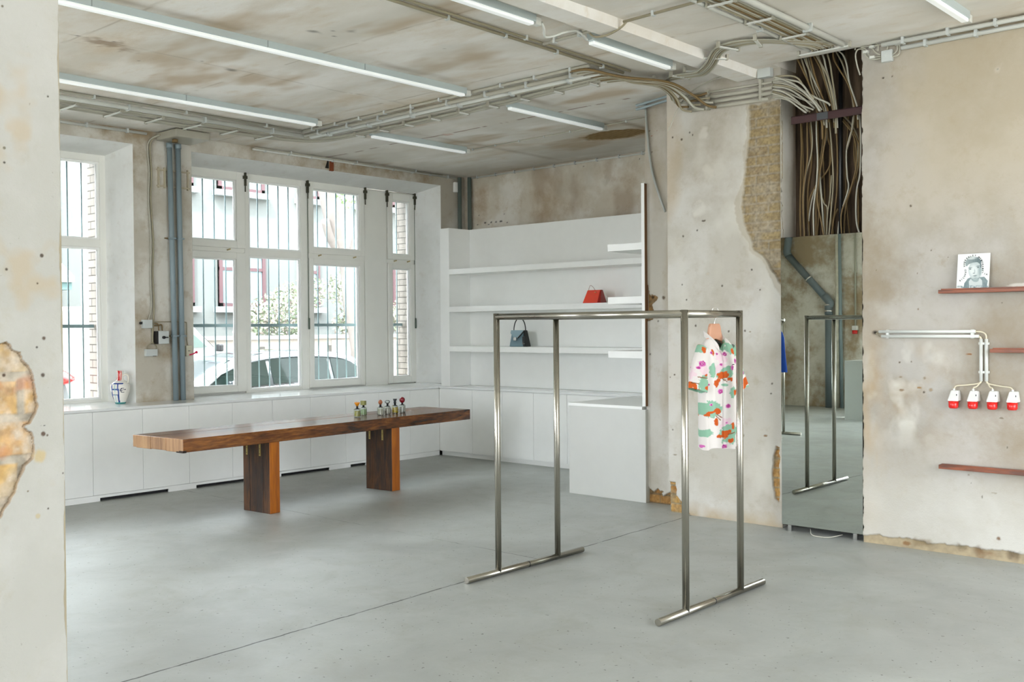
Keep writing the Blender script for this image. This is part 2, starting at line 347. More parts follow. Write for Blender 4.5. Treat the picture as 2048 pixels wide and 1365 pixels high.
# floor: polished concrete with saw joints
def floor_mat():
    m, t, b = nmat('polished_concrete'); L = t.links; N = t.nodes
    g = N.new('ShaderNodeNewGeometry')
    def noise(s_, d=6, r=.6, dist=0, st=(1, 1, 1)):
        mp = N.new('ShaderNodeMapping'); mp.inputs['Scale'].default_value = st; L.new(g.outputs['Position'], mp.inputs[0])
        n = N.new('ShaderNodeTexNoise'); n.inputs['Scale'].default_value = s_; n.inputs['Detail'].default_value = d; n.inputs['Roughness'].default_value = r; n.inputs['Distortion'].default_value = dist
        L.new(mp.outputs[0], n.inputs['Vector']); return n.outputs['Fac']
    def rng(f, a, c, lo=0., hi=1.):
        r = N.new('ShaderNodeMapRange'); r.inputs[1].default_value = a; r.inputs[2].default_value = c; r.inputs[3].default_value = lo; r.inputs[4].default_value = hi
        L.new(f, r.inputs[0]); return r.outputs[0]
    def mix(f, A, B):
        x = N.new('ShaderNodeMix'); x.data_type = 'RGBA'; L.new(f, x.inputs['Factor'])
        for s_, v_ in (('A', A), ('B', B)):
            if isinstance(v_, tuple): x.inputs[s_].default_value = (*v_, 1)
            else: L.new(v_, x.inputs[s_])
        return x.outputs['Result']
    def mth(op, a, b_=None):
        x = N.new('ShaderNodeMath'); x.operation = op
        for i, v_ in enumerate((a, b_)):
            if v_ is None: continue
            if isinstance(v_, (int, float)): x.inputs[i].default_value = v_
            else: L.new(v_, x.inputs[i])
        return x.outputs[0]
    c = mix(rng(noise(.9, 7, .6, .6), .38, .64), rgb('#9b9e9a'), rgb('#aaaeaa'))
    c = mix(rng(noise(2.3, 6, .7, 1), .5, .78, 0, .6), c, rgb('#8f8e81'))
    c = mix(rng(noise(60, 3, .6), .3, .7, 0, .25), c, rgb('#9d9e96'))
    c = mix(rng(noise(38, 2, .5), .69, .72, 0, .85), c, rgb('#5a594f'))       # pits
    s = N.new('ShaderNodeSeparateXYZ'); L.new(g.outputs['Position'], s.inputs[0])
    wob = mth('MULTIPLY', mth('SUBTRACT', noise(1.2, 3), .5), .05); wob2 = mth('MULTIPLY', mth('SUBTRACT', noise(9, 3), .5), .02)
    wb = mth('ADD', wob, wob2)
    ln = mth('ADD', mth('MULTIPLY', s.outputs['Y'], -.042), 5.125)      # long joint, nearly along Y
    d1 = mth('ABSOLUTE', mth('ADD', mth('SUBTRACT', s.outputs['X'], ln), wb))
    j1 = mth('MULTIPLY', mth('LESS_THAN', d1, .0065), rng(noise(6, 3), .3, .5, .35, 1))
    d2 = mth('ABSOLUTE', mth('ADD', mth('ADD', s.outputs['Y'], 4.63), wb))
    j2 = mth('MULTIPLY', mth('MULTIPLY', mth('LESS_THAN', d2, .0045), mth('LESS_THAN', s.outputs['X'], 5.33)), rng(noise(2.5, 2), .4, .55, .0, .8))
    c = mix(mth('MAXIMUM', j1, j2), c, rgb('#34342e'))
    L.new(c, b.inputs['Base Color'])
    L.new(rng(noise(2.0, 6, .7, .5), .3, .7, .33, .52), b.inputs['Roughness']); b.inputs['Specular IOR Level'].default_value = .5
    bp = N.new('ShaderNodeBump'); bp.inputs['Strength'].default_value = .06; bp.inputs['Distance'].default_value = .01
    L.new(noise(14, 5), bp.inputs['Height']); L.new(bp.outputs[0], b.inputs['Normal'])
    return m
struct('floor', MB().box(-.05, 12.75, -14.55, .2, -.15, 0), floor_mat())

# ---- window wall (left) ---------------------------------------------------
OPEN = [(-11.3, -7.6), (-6.95, -4.87), (-4.20, -.455)]
mb = MB(); edges = [-14.55]+[v for o in OPEN for v in o]+[.3]
for k in range(0, len(edges), 2):
    a, b_ = edges[k], edges[k+1]; ia = a-.1 if k else a; ib = b_+.08 if k < len(edges)-2 else b_
    mb.prism([(0, a, .8), (0, b_, .8), (-.42, ib, .8), (-.42, ia, .8)][::-1], (0, 0, CEIL+.5-.8))
struct('wall_left', mb, P_left)
mb = MB()
for a, b_ in OPEN:
    mb.prism([(0.001, a-.0, 3.58), (0.001, a, CEIL+.5), (-.42, a, CEIL+.5), (-.42, a, 3.49)], (0, b_-a, 0))
struct('wall_left_head', mb, P_left)
mb = MB()   # reveals, a thin skim over splayed sides and heads, paled to stand for window light
for a, b_ in OPEN:
    mb.add([(0, a, 3.579), (0, b_, 3.579), (-.42, b_-.1, 3.489), (-.42, a+.08, 3.489)], [(0, 1, 2, 3)])
    mb.add([(0, b_-.001, .85), (0, b_-.001, 3.58), (-.42, b_-.101, 3.5), (-.42, b_-.101, .85)], [(0, 1, 2, 3)])
    mb.add([(0, a+.001, .85), (-.42, a+.081, .85), (-.42, a+.081, 3.5), (0, a+.001, 3.58)], [(0, 1, 2, 3)])
struct('trim_1', mb, P_rev)
struct('wall_left_base', MB().box(-.95, 0, -14.55, .3, -.3, .865), P_left)
BR = brickmat('white_glazed_brick', '#8b837b', '#7b736b', '#3c352f', .25, .083, 'XZ', .35)
mb = MB()
for k in range(0, len(edges), 2):
    a, b_ = edges[k], edges[k+1]; ia = a-.1 if k else a; ib = b_+.08 if k < len(edges)-2 else b_
    mb.box(-.82, -.42, ia, ib, .86, 4.6)
for a, b_ in OPEN: mb.box(-.82, -.42, a, b_, 3.55, 4.6)
struct('wall_left_outside', mb, BR)
struct('trim_2', MB().box(-1.0, -.82, -4.97, -4.6, -.2, 4.6), simple('white_render', '#c6c2bd', .8))

# ---- far side walls, behind and beside the camera ---------------------------
mb = MB(); xs = [-.95]+[v for o in BACKWIN for v in o]+[12.75]
for k in range(0, len(xs), 2): mb.box(xs[k], xs[k+1], -14.6, -14.4, 0, CEIL+.5)
for a, b_ in BACKWIN: mb.box(a, b_, -14.6, -14.4, 0, .1); mb.box(a, b_, -14.6, -14.4, 3.55, CEIL+.5)
struct('wall_front', mb, P_far)
mb = MB(); ys = [-14.6]+[v for o in SIDEWIN for v in o]+[.2]
for k in range(0, len(ys), 2): mb.box(12.6, 12.8, ys[k], ys[k+1], 0, CEIL+.5)
for a, b_ in SIDEWIN: mb.box(12.6, 12.8, a, b_, 0, .1); mb.box(12.6, 12.8, a, b_, 3.6, CEIL+.5)
struct('wall_side', mb, P_near0)

# ---- shelf wall (back) ------------------------------------------------------
def spots(lst, ax, val, uo, sgn=1):
    o = []
    for s_ in lst:
        q = at(s_[0], s_[1], ax, val); o.append(((q.x if ax == 'Y' else q.y)*sgn+uo, q.z, s_[2], s_[3] if len(s_) > 3 else 1, s_[4] if len(s_) > 4 else '#3c2f22'))
    return o
def put_spots(col, d, u, v, sp):
    for (su, sv, r, asp, c) in sp:
        if abs(r) > .028:
            m = np.clip(1.3-np.hypot((u-su)/asp, v-sv)/r-(fbm(u*18, v*18, 7)-.5)*2.2, 0, 1); over(col, rgb(c), np.clip(m, 0, 1)*.6)
        else:
            m = np.clip(1.1-np.hypot((u-su)/asp, v-sv)/(r*.8)-(fbm(u*60, v*60, 8)-.5)*.8, 0, 1); over(col, rgb(c), np.clip(m*2.0, 0, 1)*.85)
def poly_uv(pts, ax, val, uo, sgn=1):
    o = []
    for x, y in pts:
        q = at(x, y, ax, val); o.append(((q.x if ax == 'Y' else q.y)*sgn+uo, q.z))
    return o
def bricks(u, v, bw, bh, c1, c2, mortar, seed):
    row = np.floor(v/bh); uu = u+np.where(row % 2 == 0, 0, bw/2); b_ = np.floor(uu/bw)
    fu = np.abs((uu/bw) % 1-.5)*2; fv = np.abs((v/bh) % 1-.5)*2
    mort = np.maximum(np.clip((fu-1+.09)/.05, 0, 1), np.clip((fv-1+.26)/.12, 0, 1))
    rnd = vnoise(b_*7.3, row*5.1, seed); n = fbm(u*30, v*30, seed+3)
    c = lerp(np.broadcast_to(rgb(c1), u.shape+(3,)), np.array(rgb(c2)), np.clip(rnd*.7+n*.6-.1, 0, 1))
    mm = np.clip(mort+np.clip(fbm(u*9, v*9, seed+9)*3.4-1.55, 0, .9), 0, 1)
    return lerp(c, np.array(rgb(mortar)), mm)*(0.55+.9*fbm(u*60, v*60, seed+5, 5))[..., None], mort

def f_back(u, v0):
    v = v0+2.6; col = np.zeros(u.shape+(4,)); d = .004*fbm(u*6, v*6, 2)
    over(col, rgb('#c6c0b0'), np.clip((v-3.52)/.2, 0, 1)*.6*fbm(u*3, v*3, 4))
    over(col, rgb('#cdc7b8'), np.clip(fbm(u*1.6, v*2.2, 15)*3.2-1.9, 0, .6))
    over(col, rgb('#977a58'), np.clip(fbm(u*2.2+u*.0, v*1.1, 25)*3.2-1.9, 0, .4))
    put_spots(col, d, u, v, [(s[0], s[1], s[2], s[3], s[4]) for s in spots([(970, 446, .012, 2.5, '#15110d'), (982, 445, .012, 2, '#15110d'), (992, 444, .012, 2, '#15110d'), (1002, 443, .014, 3, '#15110d'), (977, 449, .01, 2, '#15110d'), (955, 450, .012, 2, '#3a2412'), (1014, 445, .01, 2, '#3a2412'), (958, 431, .01), (1008, 428, .01), (1167, 333, .012), (1279, 318, .012), (1212, 362, .05, 1, '#bdb4a2')], 'Y', 0, 0)])
    return d, col
grid('wall_back', (0, 0, 2.6), (1, 0, 0), (0, 0, 1), 4.6, 1.16, 400, 110, f_back, P_back)['kind'] = 'structure'
struct('wall_back_core', MB().box(-.4, 12.7, .04, .3, -.2, CEIL+.5), P_left)

# ---- the pilaster strip right of the shelving -------------------------------
def f_strip(u, v):
    X = u+4.56; col = np.zeros(u.shape+(4,)); d = .004*fbm(u*5, v*5, 31)
    over(col, rgb('#8f7757'), np.clip((v-2.4)/1.2, 0, 1)*.65*np.clip(fbm(u*3, v*1.2, 32)*1.8-.3, 0, 1))
    over(col, rgb('#9c8a6b'), np.clip(fbm(u*4, v*1.0, 33)*2.6-1.35, 0, .55))
    nu_ = (fbm(u*22, v*22, 34)-.5)*.05
    P1 = poly_uv([(1288, 560), (1294, 562), (1300, 590), (1310, 592), (1313, 600), (1306, 606), (1304, 640), (1288, 645)], 'Y', -2.214, -4.56)
    P2 = poly_uv([(1288, 950), (1296, 972), (1306, 985), (1318, 975), (1326, 992), (1342, 985), (1345, 1020), (1288, 1020)], 'Y', -2.214, -4.56)
    b, mo = bricks(u, v, .13, .085, '#b98f56', '#96683a', '#7d6a4e', 5)
    for P in (P1, P2):
        m = np.clip((-inpoly(u+nu_, v+nu_, P))/.006+.5, 0, 1); over(col, b*(.8 if P is P2 else 1.0), m); d = d+m*.02
    put_spots(col, d, u, v, spots([(1303, 595, .02, 1, '#2c2016'), (1327, 596, .022, 1, '#4a3824'), (1345, 264, .012), (1304, 304, .012), (1314, 262, .008, 1, '#8a3020'), (1303, 272, .008, 1, '#8a3020'), (1299, 262, .01), (1316, 643, .012), (1300, 709, .01)], 'Y', -2.214, -4.56))
    return d, col
grid('wall_strip', (4.56, -2.214, 0), (1, 0, 0), (0, 0, 1), .46, CEIL+.02, 60, 460, f_strip, P_pil)['kind'] = 'structure'
struct('wall_strip_core', MB().box(4.6, 12.7, -2.17, .04, -.1, CEIL+.5), P_left)

# ---- pillar -----------------------------------------------------------------
PXL, PXR, PY = 5.0, 6.09, -2.514
pillar_spots = spots([(1345, 275, .012), (1379, 265, .012, 1), (1363, 279, .016, 1), (1366, 473, .014), (1394, 461, .012), (1407, 442, .012, 2.2), (1364, 570, .011), (1373, 600, .011), (1444, 572, .012), (1391, 652, .014), (1457, 663, .014), (1349, 750, .012), (1415, 548, .02, 1, '#b9b1a0'),
    (1365, 640, .008), (1340, 755, .008), (1490, 662, .014), (1500, 664, .01, 1.6, '#8a7a60'), (1503, 540, .012), (1520, 580, .012), (1485, 872, .02, 1, '#6b5a3c'), (1531, 872, .012, 2, '#7a5a34'), (1544, 768, .012), (1542, 788, .01, 1.5), (1345, 860, .009), (1381, 740, .009), (1350, 910, .009, 3, '#8c816b'), (1385, 270, .01), (1405, 268, .05, 1, '#d2cec4'), (1400, 420, .06, 1, '#d4d0c6'), (1416, 340, .05, 1, '#cfcabe')], 'Y', PY, -PXL)
def f_pillar(u, v):
    col = np.zeros(u.shape+(4,)); d = .004*fbm(u*5, v*5, 41)
    over(col, rgb('#b09a78'), np.clip(fbm(u*2.2, v*.9, 42)*2.6-1.45, 0, .5)*np.clip(v/1.6-.5, 0, 1))
    over(col, rgb('#cfccc1'), np.clip(fbm(u*3, v*2.2, 43)*2.8-1.5, 0, .55))
    over(col, rgb('#a89474'), np.clip(.5-v/.16+fbm(u*9, v*9, 47)*.9-.35, 0, .8))
    n1 = (fbm(u*9, v*9, 44)-.5)*.11+(fbm(u*45, v*45, 45)-.5)*.03; n2 = (fbm(u*9+50, v*9, 46)-.5)*.09
    b, mo = bricks(u+.03, v, .22, .078, '#a18f69', '#8d7c60', '#9c917d', 6)
    b2, mo2 = bricks(u, v, .2, .08, '#c09f62', '#8f5c2c', '#9a8a6c', 7)
    PA = poly_uv([(1497, 212), (1562, 195), (1566, 575), (1552, 556), (1541, 532), (1528, 515), (1506, 498), (1496, 470), (1485, 438), (1483, 400), (1488, 350), (1494, 300)], 'Y', PY, -PXL)
    PH = poly_uv([(1492, 205), (1552, 192), (1570, 600), (1545, 570), (1532, 530), (1500, 500), (1470, 440), (1472, 400), (1486, 350), (1488, 300)], 'Y', PY, -PXL)
    PB = poly_uv([(1330, 962), (1350, 965), (1352, 992), (1362, 1003), (1378, 1030), (1378, 1060), (1330, 1060)], 'Y', PY, -PXL)
    PC = poly_uv([(1551, 892), (1558, 895), (1559, 1006), (1549, 1000), (1543, 960), (1546, 930)], 'Y', PY, -PXL)
    m = np.clip(-inpoly(u+n1*.6, v+n2*.6, PH)/.01+.5, 0, 1); over(col, rgb('#aaa08c'), m*.55); d = d+m*.004
    for P, bb, k in ((PA, b, .02), (PB, b2, .02), (PC, b2, .014)):
        s_ = inpoly(u+n1*(.5 if P is PA else .25), v+n2*(.5 if P is PA else .25), P)
        m = np.clip(-s_/.006+.5, 0, 1)
        over(col, bb, m); d = d+m*(k+.008*fbm(u*25, v*25, 49)+mo*.006)
    put_spots(col, d, u, v, pillar_spots)
    return d, col
grid('wall_pillar', (PXL, PY, 0), (1, 0, 0), (0, 0, 1), PXR-PXL, CEIL+.02, 190, 640, f_pillar, P_pil)['kind'] = 'structure'
def f_pside(u, v):
    col = np.zeros(u.shape+(4,)); d = .01*fbm(u*5, v*3, 51)
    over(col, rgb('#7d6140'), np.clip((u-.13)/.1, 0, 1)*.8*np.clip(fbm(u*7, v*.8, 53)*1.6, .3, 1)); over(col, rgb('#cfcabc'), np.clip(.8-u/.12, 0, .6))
    return d, col
grid('wall_pillar_side', (PXR, PY, 0), (0, 1, 0), (0, 0, 1), .28, CEIL+.4, 40, 300, f_pside, P_pil)['kind'] = 'structure'
struct('wall_pillar_core', MB().box(PXL+.01, PXR-.025, PY+.045, -2.17, -.1, CEIL+.5), P_left)

# ---- alcove of wires --------------------------------------------------------
P_alc = plaster('dirty_shaded_alcove', '#4f3d28', '#6a543a', '#2c2014', 2.2, stretch=(5, 5, .35), lo=.42, hi=.62, seed=11, dark='#20170e')  # brown dirt; the darkness is alcove shade put into the plaster colour
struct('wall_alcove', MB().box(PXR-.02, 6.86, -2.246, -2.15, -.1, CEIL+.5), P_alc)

# ---- ledge wall (right) -----------------------------------------------------
RX, RY = 6.81, -2.629
rs = spots([(1766, 156, .012, 1.2, '#20180f'), (1784, 153, .01, 1, '#20180f'), (1821, 412, .012), (1876, 74, .007), (1965, 68, .012), (1810, 87, .008), (1995, 139, .009, 1, '#3a3a36'), (1995, 139, .03, 1, '#d0ccc0'), (1896, 515, .008), (1862, 501, .008), (1836, 619, .012, .6, '#6a5234'), (1939, 709, .01, 3, '#8c5a2a'), (1752, 541, .006), (1834, 547, .006), (2004, 606, .006),
    (1799, 725, .01), (1822, 724, .008), (1801, 755, .01, 2, '#8a7c66'), (1849, 757, .014, 1, '#8a7c66'), (1803, 781, .012, 2, '#7e6244'), (1838, 776, .012, 2, '#94703e'), (1848, 785, .01), (1861, 780, .016, 1.2, '#9a8668'), (2002, 837, .01, 2.2, '#6b5f4c'), (2014, 896, .014, .6, '#4d4436'), (1997, 1078, .018, 1, '#6b4a2a'), (1937, 950, .012, .6, '#5a4226'), (1964, 995, .014, .5, '#4a4234'), (1988, 987, .008, 3, '#8a806c'), (1942, 967, .007), (2027, 1110, .03, 1.4, '#4a3826'),
    (1960, 1105, .035, 2.2, '#6e5236'), (1975, 1108, .03, 2, '#7a5a3a'), (1920, 1095, .03, 1.6, '#6e6148'), (1845, 1085, .03, 2.0, '#7c6a4c'), (1812, 1088, .02, 2, '#7c5a38'), (2042, 582-11, .02, 6, '#dbd7cc')], 'Y', RY, -RX)
def f_right(u, v):
    col = np.zeros(u.shape+(4,)); d = .005*fbm(u*4, v*4, 61)
    over(col, rgb('#beb094'), np.clip(fbm(u*1.1, v*.7, 62)*2.4-1.0, 0, .5)*np.clip((v-2.0)/.8, 0, 1))
    zone = np.exp(-((u-.33)/.3)**2-((v-1.2)/.34)**2)
    over(col, rgb('#a68c66'), np.clip(fbm(u*3.5, v*3, 63)*2.6-1.0, 0, .8)*np.clip(zone*1.3, 0, 1))
    over(col, rgb('#d8d6cc'), np.clip(fbm(u*6, v*5, 64)*3.2-1.6, 0, .85)*np.clip(zone*1.6, 0, 1))
    zone2 = np.exp(-((u-.05)/.12)**2-((v-.95)/.6)**2); over(col, rgb('#b09468'), np.clip(fbm(u*7, v*2, 65)*2.2-.7, 0, .6)*zone2)
    over(col, rgb('#c9c7bd'), np.clip(.9-v/.9, 0, .45)); 
    e = v-.055-.03*fbm(u*8, u*0+1, 66)-.02*(fbm(u*40, v*40, 67)-.5)
    m = np.clip(-e/.008, 0, 1); over(col, np.array(rgb('#9c8c6e'))*(0.7+.6*fbm(u*30, v*30, 68))[..., None], m*.9); d = d+m*.012
    put_spots(col, d, u, v, rs)
    hole = np.clip(1.2-np.hypot((u-.098)/1.4, v-1.586)/.018, 0, 1); over(col, rgb('#1d1712'), hole)
    edge = (fbm(v*18, u*0, 69)-.45)*.03; d = d+np.clip((edge-u)/.01, 0, 1)*.02
    return d, col
grid('wall_right', (RX, RY, 0), (1, 0, 0), (0, 0, 1), 1.75, CEIL+.02, 260, 560, f_right, P_right)['kind'] = 'structure'
mb = MB().box(RX+.01, 12.7, RY+.045, -2.17, -.1, CEIL+.5); mb.box(RX+1.74, 12.7, RY, -2.3, 0, CEIL+.02)
struct('wall_right_core', mb, P_right0)
struct('baseboard_right', MB().box(PXR, RX+.03, -2.26, -2.24, 0, .1), M_['black'])

# ---- near wall, left edge of the view ---------------------------------------
NY0 = -9.157
def f_near(u, v0):     # u grows away from the edge towards -Y ; sheet faces +X
    v = v0+.6; Y = NY0-.3+u; col = np.zeros(u.shape+(4,)); d = .0012*fbm(u*14, v*14, 71)
    poly = []
    for x, y in [(-30, 690), (0, 688), (12, 687), (20, 690), (27, 700), (40, 706), (48, 722), (58, 731), (64, 745), (67, 770), (71, 785), (74, 802), (76, 812), (73, 825), (66, 838), (62, 846), (51, 850), (48, 856), (56, 862), (64, 866), (67, 880), (71, 890), (70, 905), (67, 918), (60, 924), (50, 933), (46, 945), (38, 962), (33, 975), (31, 985), (22, 997), (18, 1008), (8, 1020), (2, 1036), (-30, 1050)]:
        q = at(x, y, 'X', 7.9); poly.append((q.y-(NY0-.3), q.z))
    n = (fbm(u*60, v*60, 72)-.5)*.008+(fbm(u*260, v*260, 74)-.5)*.003
    s_ = inpoly(u+n, v+n, poly)
    vb = v-.066+.004*fbm(u*8, v*8, 73); ub = u-.09
    b, mo = bricks(ub, vb, .25, .083, '#caa486', '#c7a55f', '#b1a899', 8)
    row = np.floor(vb/.083); b2 = lerp(b, np.array(rgb('#cdbfad'))*(.75+.5*fbm(u*160, v*160, 175, 5))[..., None], np.clip(fbm(u*34, v*34, 75, 6)*3.4-1.4, 0, .9))
    b2 = lerp(b2, np.array(rgb('#c47a4c')), np.clip(fbm(u*18+9, v*22, 76)*3-1.8, 0, .45))
    m = np.clip(-s_/.0025+.5, 0, 1); over(col, rgb('#8a6c48'), np.clip(1-np.abs(s_)/.002, 0, .8)); over(col, b2, m)
    over(col, rgb('#5e4a33'), np.clip(1-np.abs(s_+.001)/.0014, 0, .85))
    d = d+m*(.007+.003*fbm(u*60, v*60, 77)+.003*mo)
    over(col, rgb('#b79b6a'), np.clip(fbm(u*9, v*9, 78)*3-2.0, 0, .35))
    put_spots(col, d, u, v, [((q.y-(NY0-.3)), q.z, r, a, c) for (x, y, r, a, c) in [(13, 539, .005, 1, '#2c1f14'), (84, 511, .006, 1, '#3a2a1a'), (75, 567, .003, 1, '#3a2a1a'), (88, 677, .006, 1, '#4a3420'), (86, 751, .006, 1, '#3a2818'), (13, 751, .005, 1, '#3a1e10'), (87, 868, .006, 1, '#4a2e18'), (95, 871, .003, 1, '#4a2e18'), (74, 695, .003, 1, '#2a2018'), (97, 1018, .003, 1, '#3a2a1a'), (9, 296, .004, 1, '#6a6450'), (9, 325, .003, 1, '#2a2620'), (5, 12, .004, 1, '#5a4a2a'), (96, 193, .003, 1, '#4a4438'), (126, 947, .002, 1, '#3a2a1a'), (56, 983, .003, 1, '#7a6a50'), (80, 913, .018, 1, '#c0ad84'), (76, 1033, .006, 1, '#b8aa88'), (82, 853, .0011, 4, '#2a2824'), (89, 852, .001, 3, '#2a2824')] for q in [at(x, y, 'X', 7.9)]])
    e = (.3-u)-.004*fbm(v*30, u*0, 79)-.006*np.clip(fbm(v*6, u*0+3, 80)*3-1.7, 0, 1); m = np.clip(-e/.002+.5, 0, 1); d = d+m*.006; over(col, rgb('#b3a78c'), m*.8)
    return d, col
grid('wall_near', (7.9, NY0-.3, .6), (0, 1, 0), (0, 0, 1), .3, 2.1, 230, 1250, f_near, P_near)['kind'] = 'structure'
mb = MB().box(7.45, 7.885, NY0-1.3, NY0, 0, CEIL); mb.box(7.885, 7.9, NY0-1.3, NY0-.3, 0, CEIL); mb.box(7.885, 7.9, NY0-.3, NY0, 0, .6); mb.box(7.885, 7.9, NY0-.3, NY0, 2.7, CEIL)
struct('wall_near_core', mb, P_near0)

# ---- ceiling ----------------------------------------------------------------
def f_ceil(u, v):      # u = Y+8.5, v = X
    Y = u-8.5; X = v; col = np.zeros(u.shape+(4,)); d = .01*(fbm(X*1.2, Y*2.4, 81)-.5)
    over(col, rgb('#cdc9bf'), np.clip(fbm(X*.9, Y*2.0, 82)*3-1.4, 0, .6))
    over(col, rgb('#ad9269'), np.clip(fbm(X*1.1+7, Y*2.6, 83)*3.2-2.0, 0, .6))
    for l, k in ((3.85, .6), (1.9, .3), (5.62, .35)):       # uneven brown bands beside the light battens
        over(col, rgb('#7a5c34'), np.clip(1-np.abs(X-l)/.09, 0, 1)*k*np.clip(fbm(X*3, Y*1.6, 84)*2.4-.7, 0, 1))
    # shutter board lines and the rusty reinforcement crack
    for y0 in (-3.9, -5.35, -6.8):
        over(col, rgb('#8d7a5c'), np.clip(1-np.abs(Y-y0-.01*X-.05*(fbm(X*2, Y*0, 85)-.5))/.012, 0, 1)*.5*(fbm(X*5, Y*2, 86) > .42))
    yc = -2.38-.012*X+.06*(fbm(X*3, X*0, 87)-.5); m = np.clip(1.3-np.abs(Y-yc)/.014, 0, 1)*(fbm(X*7, X*0+4, 88) > .42)*(X < 4.7)
    over(col, rgb('#6f3a22'), m*.85); d = d+m*.004
    over(col, rgb('#8a8274'), np.clip(1-np.abs(X-2.9-.1*(fbm(Y*2, Y*0, 89)-.5))/.012, 0, 1)*.35*(Y < -3.6))
    e = np.hypot((X-3.38)/.42, (Y+1.08)/.24)+.5*(fbm(X*9, Y*9, 90)-.5); m = np.clip((1-e)/.06, 0, 1)
    st = (np.sin(X*130+Y*20) > .2)*.35; over(col, lerp(np.broadcast_to(rgb('#a38a62'), u.shape+(3,)), np.array(rgb('#6d5433')), np.clip(st+fbm(X*30, Y*30, 91)*.6, 0, 1)), m); d = d+m*.015
    sp = []
    for x, y, r, a, c in [(632, 63, .03, 1.6, '#3f3a34'), (666, 62, .02, 1, '#3f3a34'), (668, 73, .02, 1, '#3f3a34'), (704, 63, .03, 1.4, '#3f3a34'), (463, 140, .03, 1.5, '#38322a'), (403, 122, .015, 1, '#38322a'), (279, 121, .015, 1, '#38322a'), (227, 84, .02, 1, '#38322a'), (155, 72, .015, 1, '#4a4236'), (894, 94, .05, 1.6, '#d9d7d0'), (888, 97, .012, 1, '#2a2620'), (897, 93, .012, 1, '#2a2620'), (896, 270, .05, 1, '#b55a2c'), (215, 88, .1, 1.8, '#7a5a34'), (730, 70, .06, 1, '#d9d5c8')]:
        q = at(x, y, 'Z', CEIL); sp.append((q.y+8.5, q.x, r, a, c))
    put_spots(col, d, u, v, sp)
    hole = (X > PXR) & (X < RX+.03) & (Y > -2.64); over(col, rgb('#33281a'), hole*1.0); d = np.where(hole, .36, d)
    return d, col
grid('ceiling', (0, -8.5, CEIL), (0, 1, 0), (1, 0, 0), 8.54, 8.4, 520, 430, f_ceil, P_ceil)['kind'] = 'structure'
mb = MB().box(-.9, 12.7, -14.6, .2, CEIL+.4, CEIL+.5); mb.box(8.38, 12.7, -14.6, .2, CEIL, CEIL+.4); mb.box(0, 8.4, -14.6, -8.48, CEIL, CEIL+.4)
struct('ceiling_slab', mb, P_ceil0)
mb = MB().prism([(5.70, -9, CEIL+.02), (5.72, -9, 3.665), (5.90, -9, 3.665), (5.92, -9, CEIL+.02)], (0, 6.45, 0))
struct('ceiling_beam', mb, P_ceil0)

# ================================================================ WINDOWS
WX = -.42
def rect_frame(mb, y0, y1, z0, z1, g0, g1, h0, h1, x0=-.49, x1=WX):
    """frame between outer y0..y1,z0..z1 and glass opening g0..g1,h0..h1"""
    mb.box(x0, x1, y0, g0, z0, z1); mb.box(x0, x1, g1, y1, z0, z1); mb.box(x0, x1, g0, g1, z0, h0); mb.box(x0, x1, g0, g1, h1, z1)
def inset(mb, g0, g1, h0, h1, t=.014):
    x0, x1 = -.475, -.435
    mb.box(x0, x1, g0, g0+t, h0+t, h1-t); mb.box(x0, x1, g1-t, g1, h0+t, h1-t); mb.box(x0, x1, g0, g1, h0, h0+t); mb.box(x0, x1, g0, g1, h1-t, h1)
win = thing('window_2', None, None, (WX, -2.35, .9)); tag(win, kind='structure')
mb = MB(); mb.box(-.52, -.455, -4.12, -.55, 3.42, 3.49); mb.box(-.52, -.455, -4.12, -.55, .87, .93)
mb.box(-.52, WX-.004, -3.262, -3.205, .88, 3.49); mb.box(-.52, WX-.004, -2.452, -2.372, .88, 3.49); mb.box(-.52, WX-.004, -2.372, -2.345, .88, 3.49)
mb.box(-.52, -.45, -1.455, -1.43, .88, 3.49); mb.box(-.52, -.45, -1.07, -1.045, .88, 3.49)
mb.box(-.52, WX-.012, -4.12, -3.262, 2.55, 2.60); mb.box(-.52, WX-.006, -3.205, -2.452, 2.515, 2.60); mb.box(-.52, WX-.012, -2.345, -1.44, 2.53, 2.59); mb.box(-.52, WX-.012, -1.05, -.55, 2.52, 2.575)
mb.box(-.52, WX-.006, -3.205, -2.452, 3.415, 3.49); mb.box(-.52, WX-.006, -3.205, -2.452, .88, .925)
mb.build('window_frame', M_['frame'], win, bevel=.003)
def sash(par, y0, y1, z0, z1, g0, g1, h0, h1, x1=WX+.012):
    mb = MB(); rect_frame(mb, y0, y1, z0, z1, g0, g1, h0, h1, -.47, x1); s_ = mb.build('sash', M_['frame'], par, bevel=.004)
    m2 = MB(); inset(m2, g0, g1, h0, h1); m2.build('sash_rebate', M_['white'], s_)
    MB().box(-.463, -.457, g0, g1, h0, h1).build('pane', M_['glass'], s_); return s_
sash(win, -4.12, -3.262, 2.60, 3.495, -4.03, -3.375, 2.68, 3.395); sash(win, -4.12, -3.262, .912, 2.545, -4.03, -3.385, .985, 2.47)
sash(win, -2.342, -1.452, 2.59, 3.487, -2.27, -1.523, 2.663, 3.40); sash(win, -2.342, -1.462, .908, 2.53, -2.275, -1.535, .988, 2.458)
sash(win, -1.046, -.552, 2.575, 3.472, -.962, -.648, 2.643, 3.372); sash(win, -1.046, -.552, .9, 2.52, -.968, -.642, .985, 2.452)
for h0, h1 in ((2.60, 3.415), (.925, 2.515)):
    m2 = MB(); inset(m2, -3.203, -2.454, h0, h1, .02); m2.build('glazing_bead', M_['white'], win)
    MB().box(-.463, -.457, -3.203, -2.454, h0, h1).build('pane', M_['glass'], win)
MB().box(-.46, WX-.002, -1.44, -1.058, .88, 3.47).build('blank_panel', M_['frame'], win, bevel=.003)
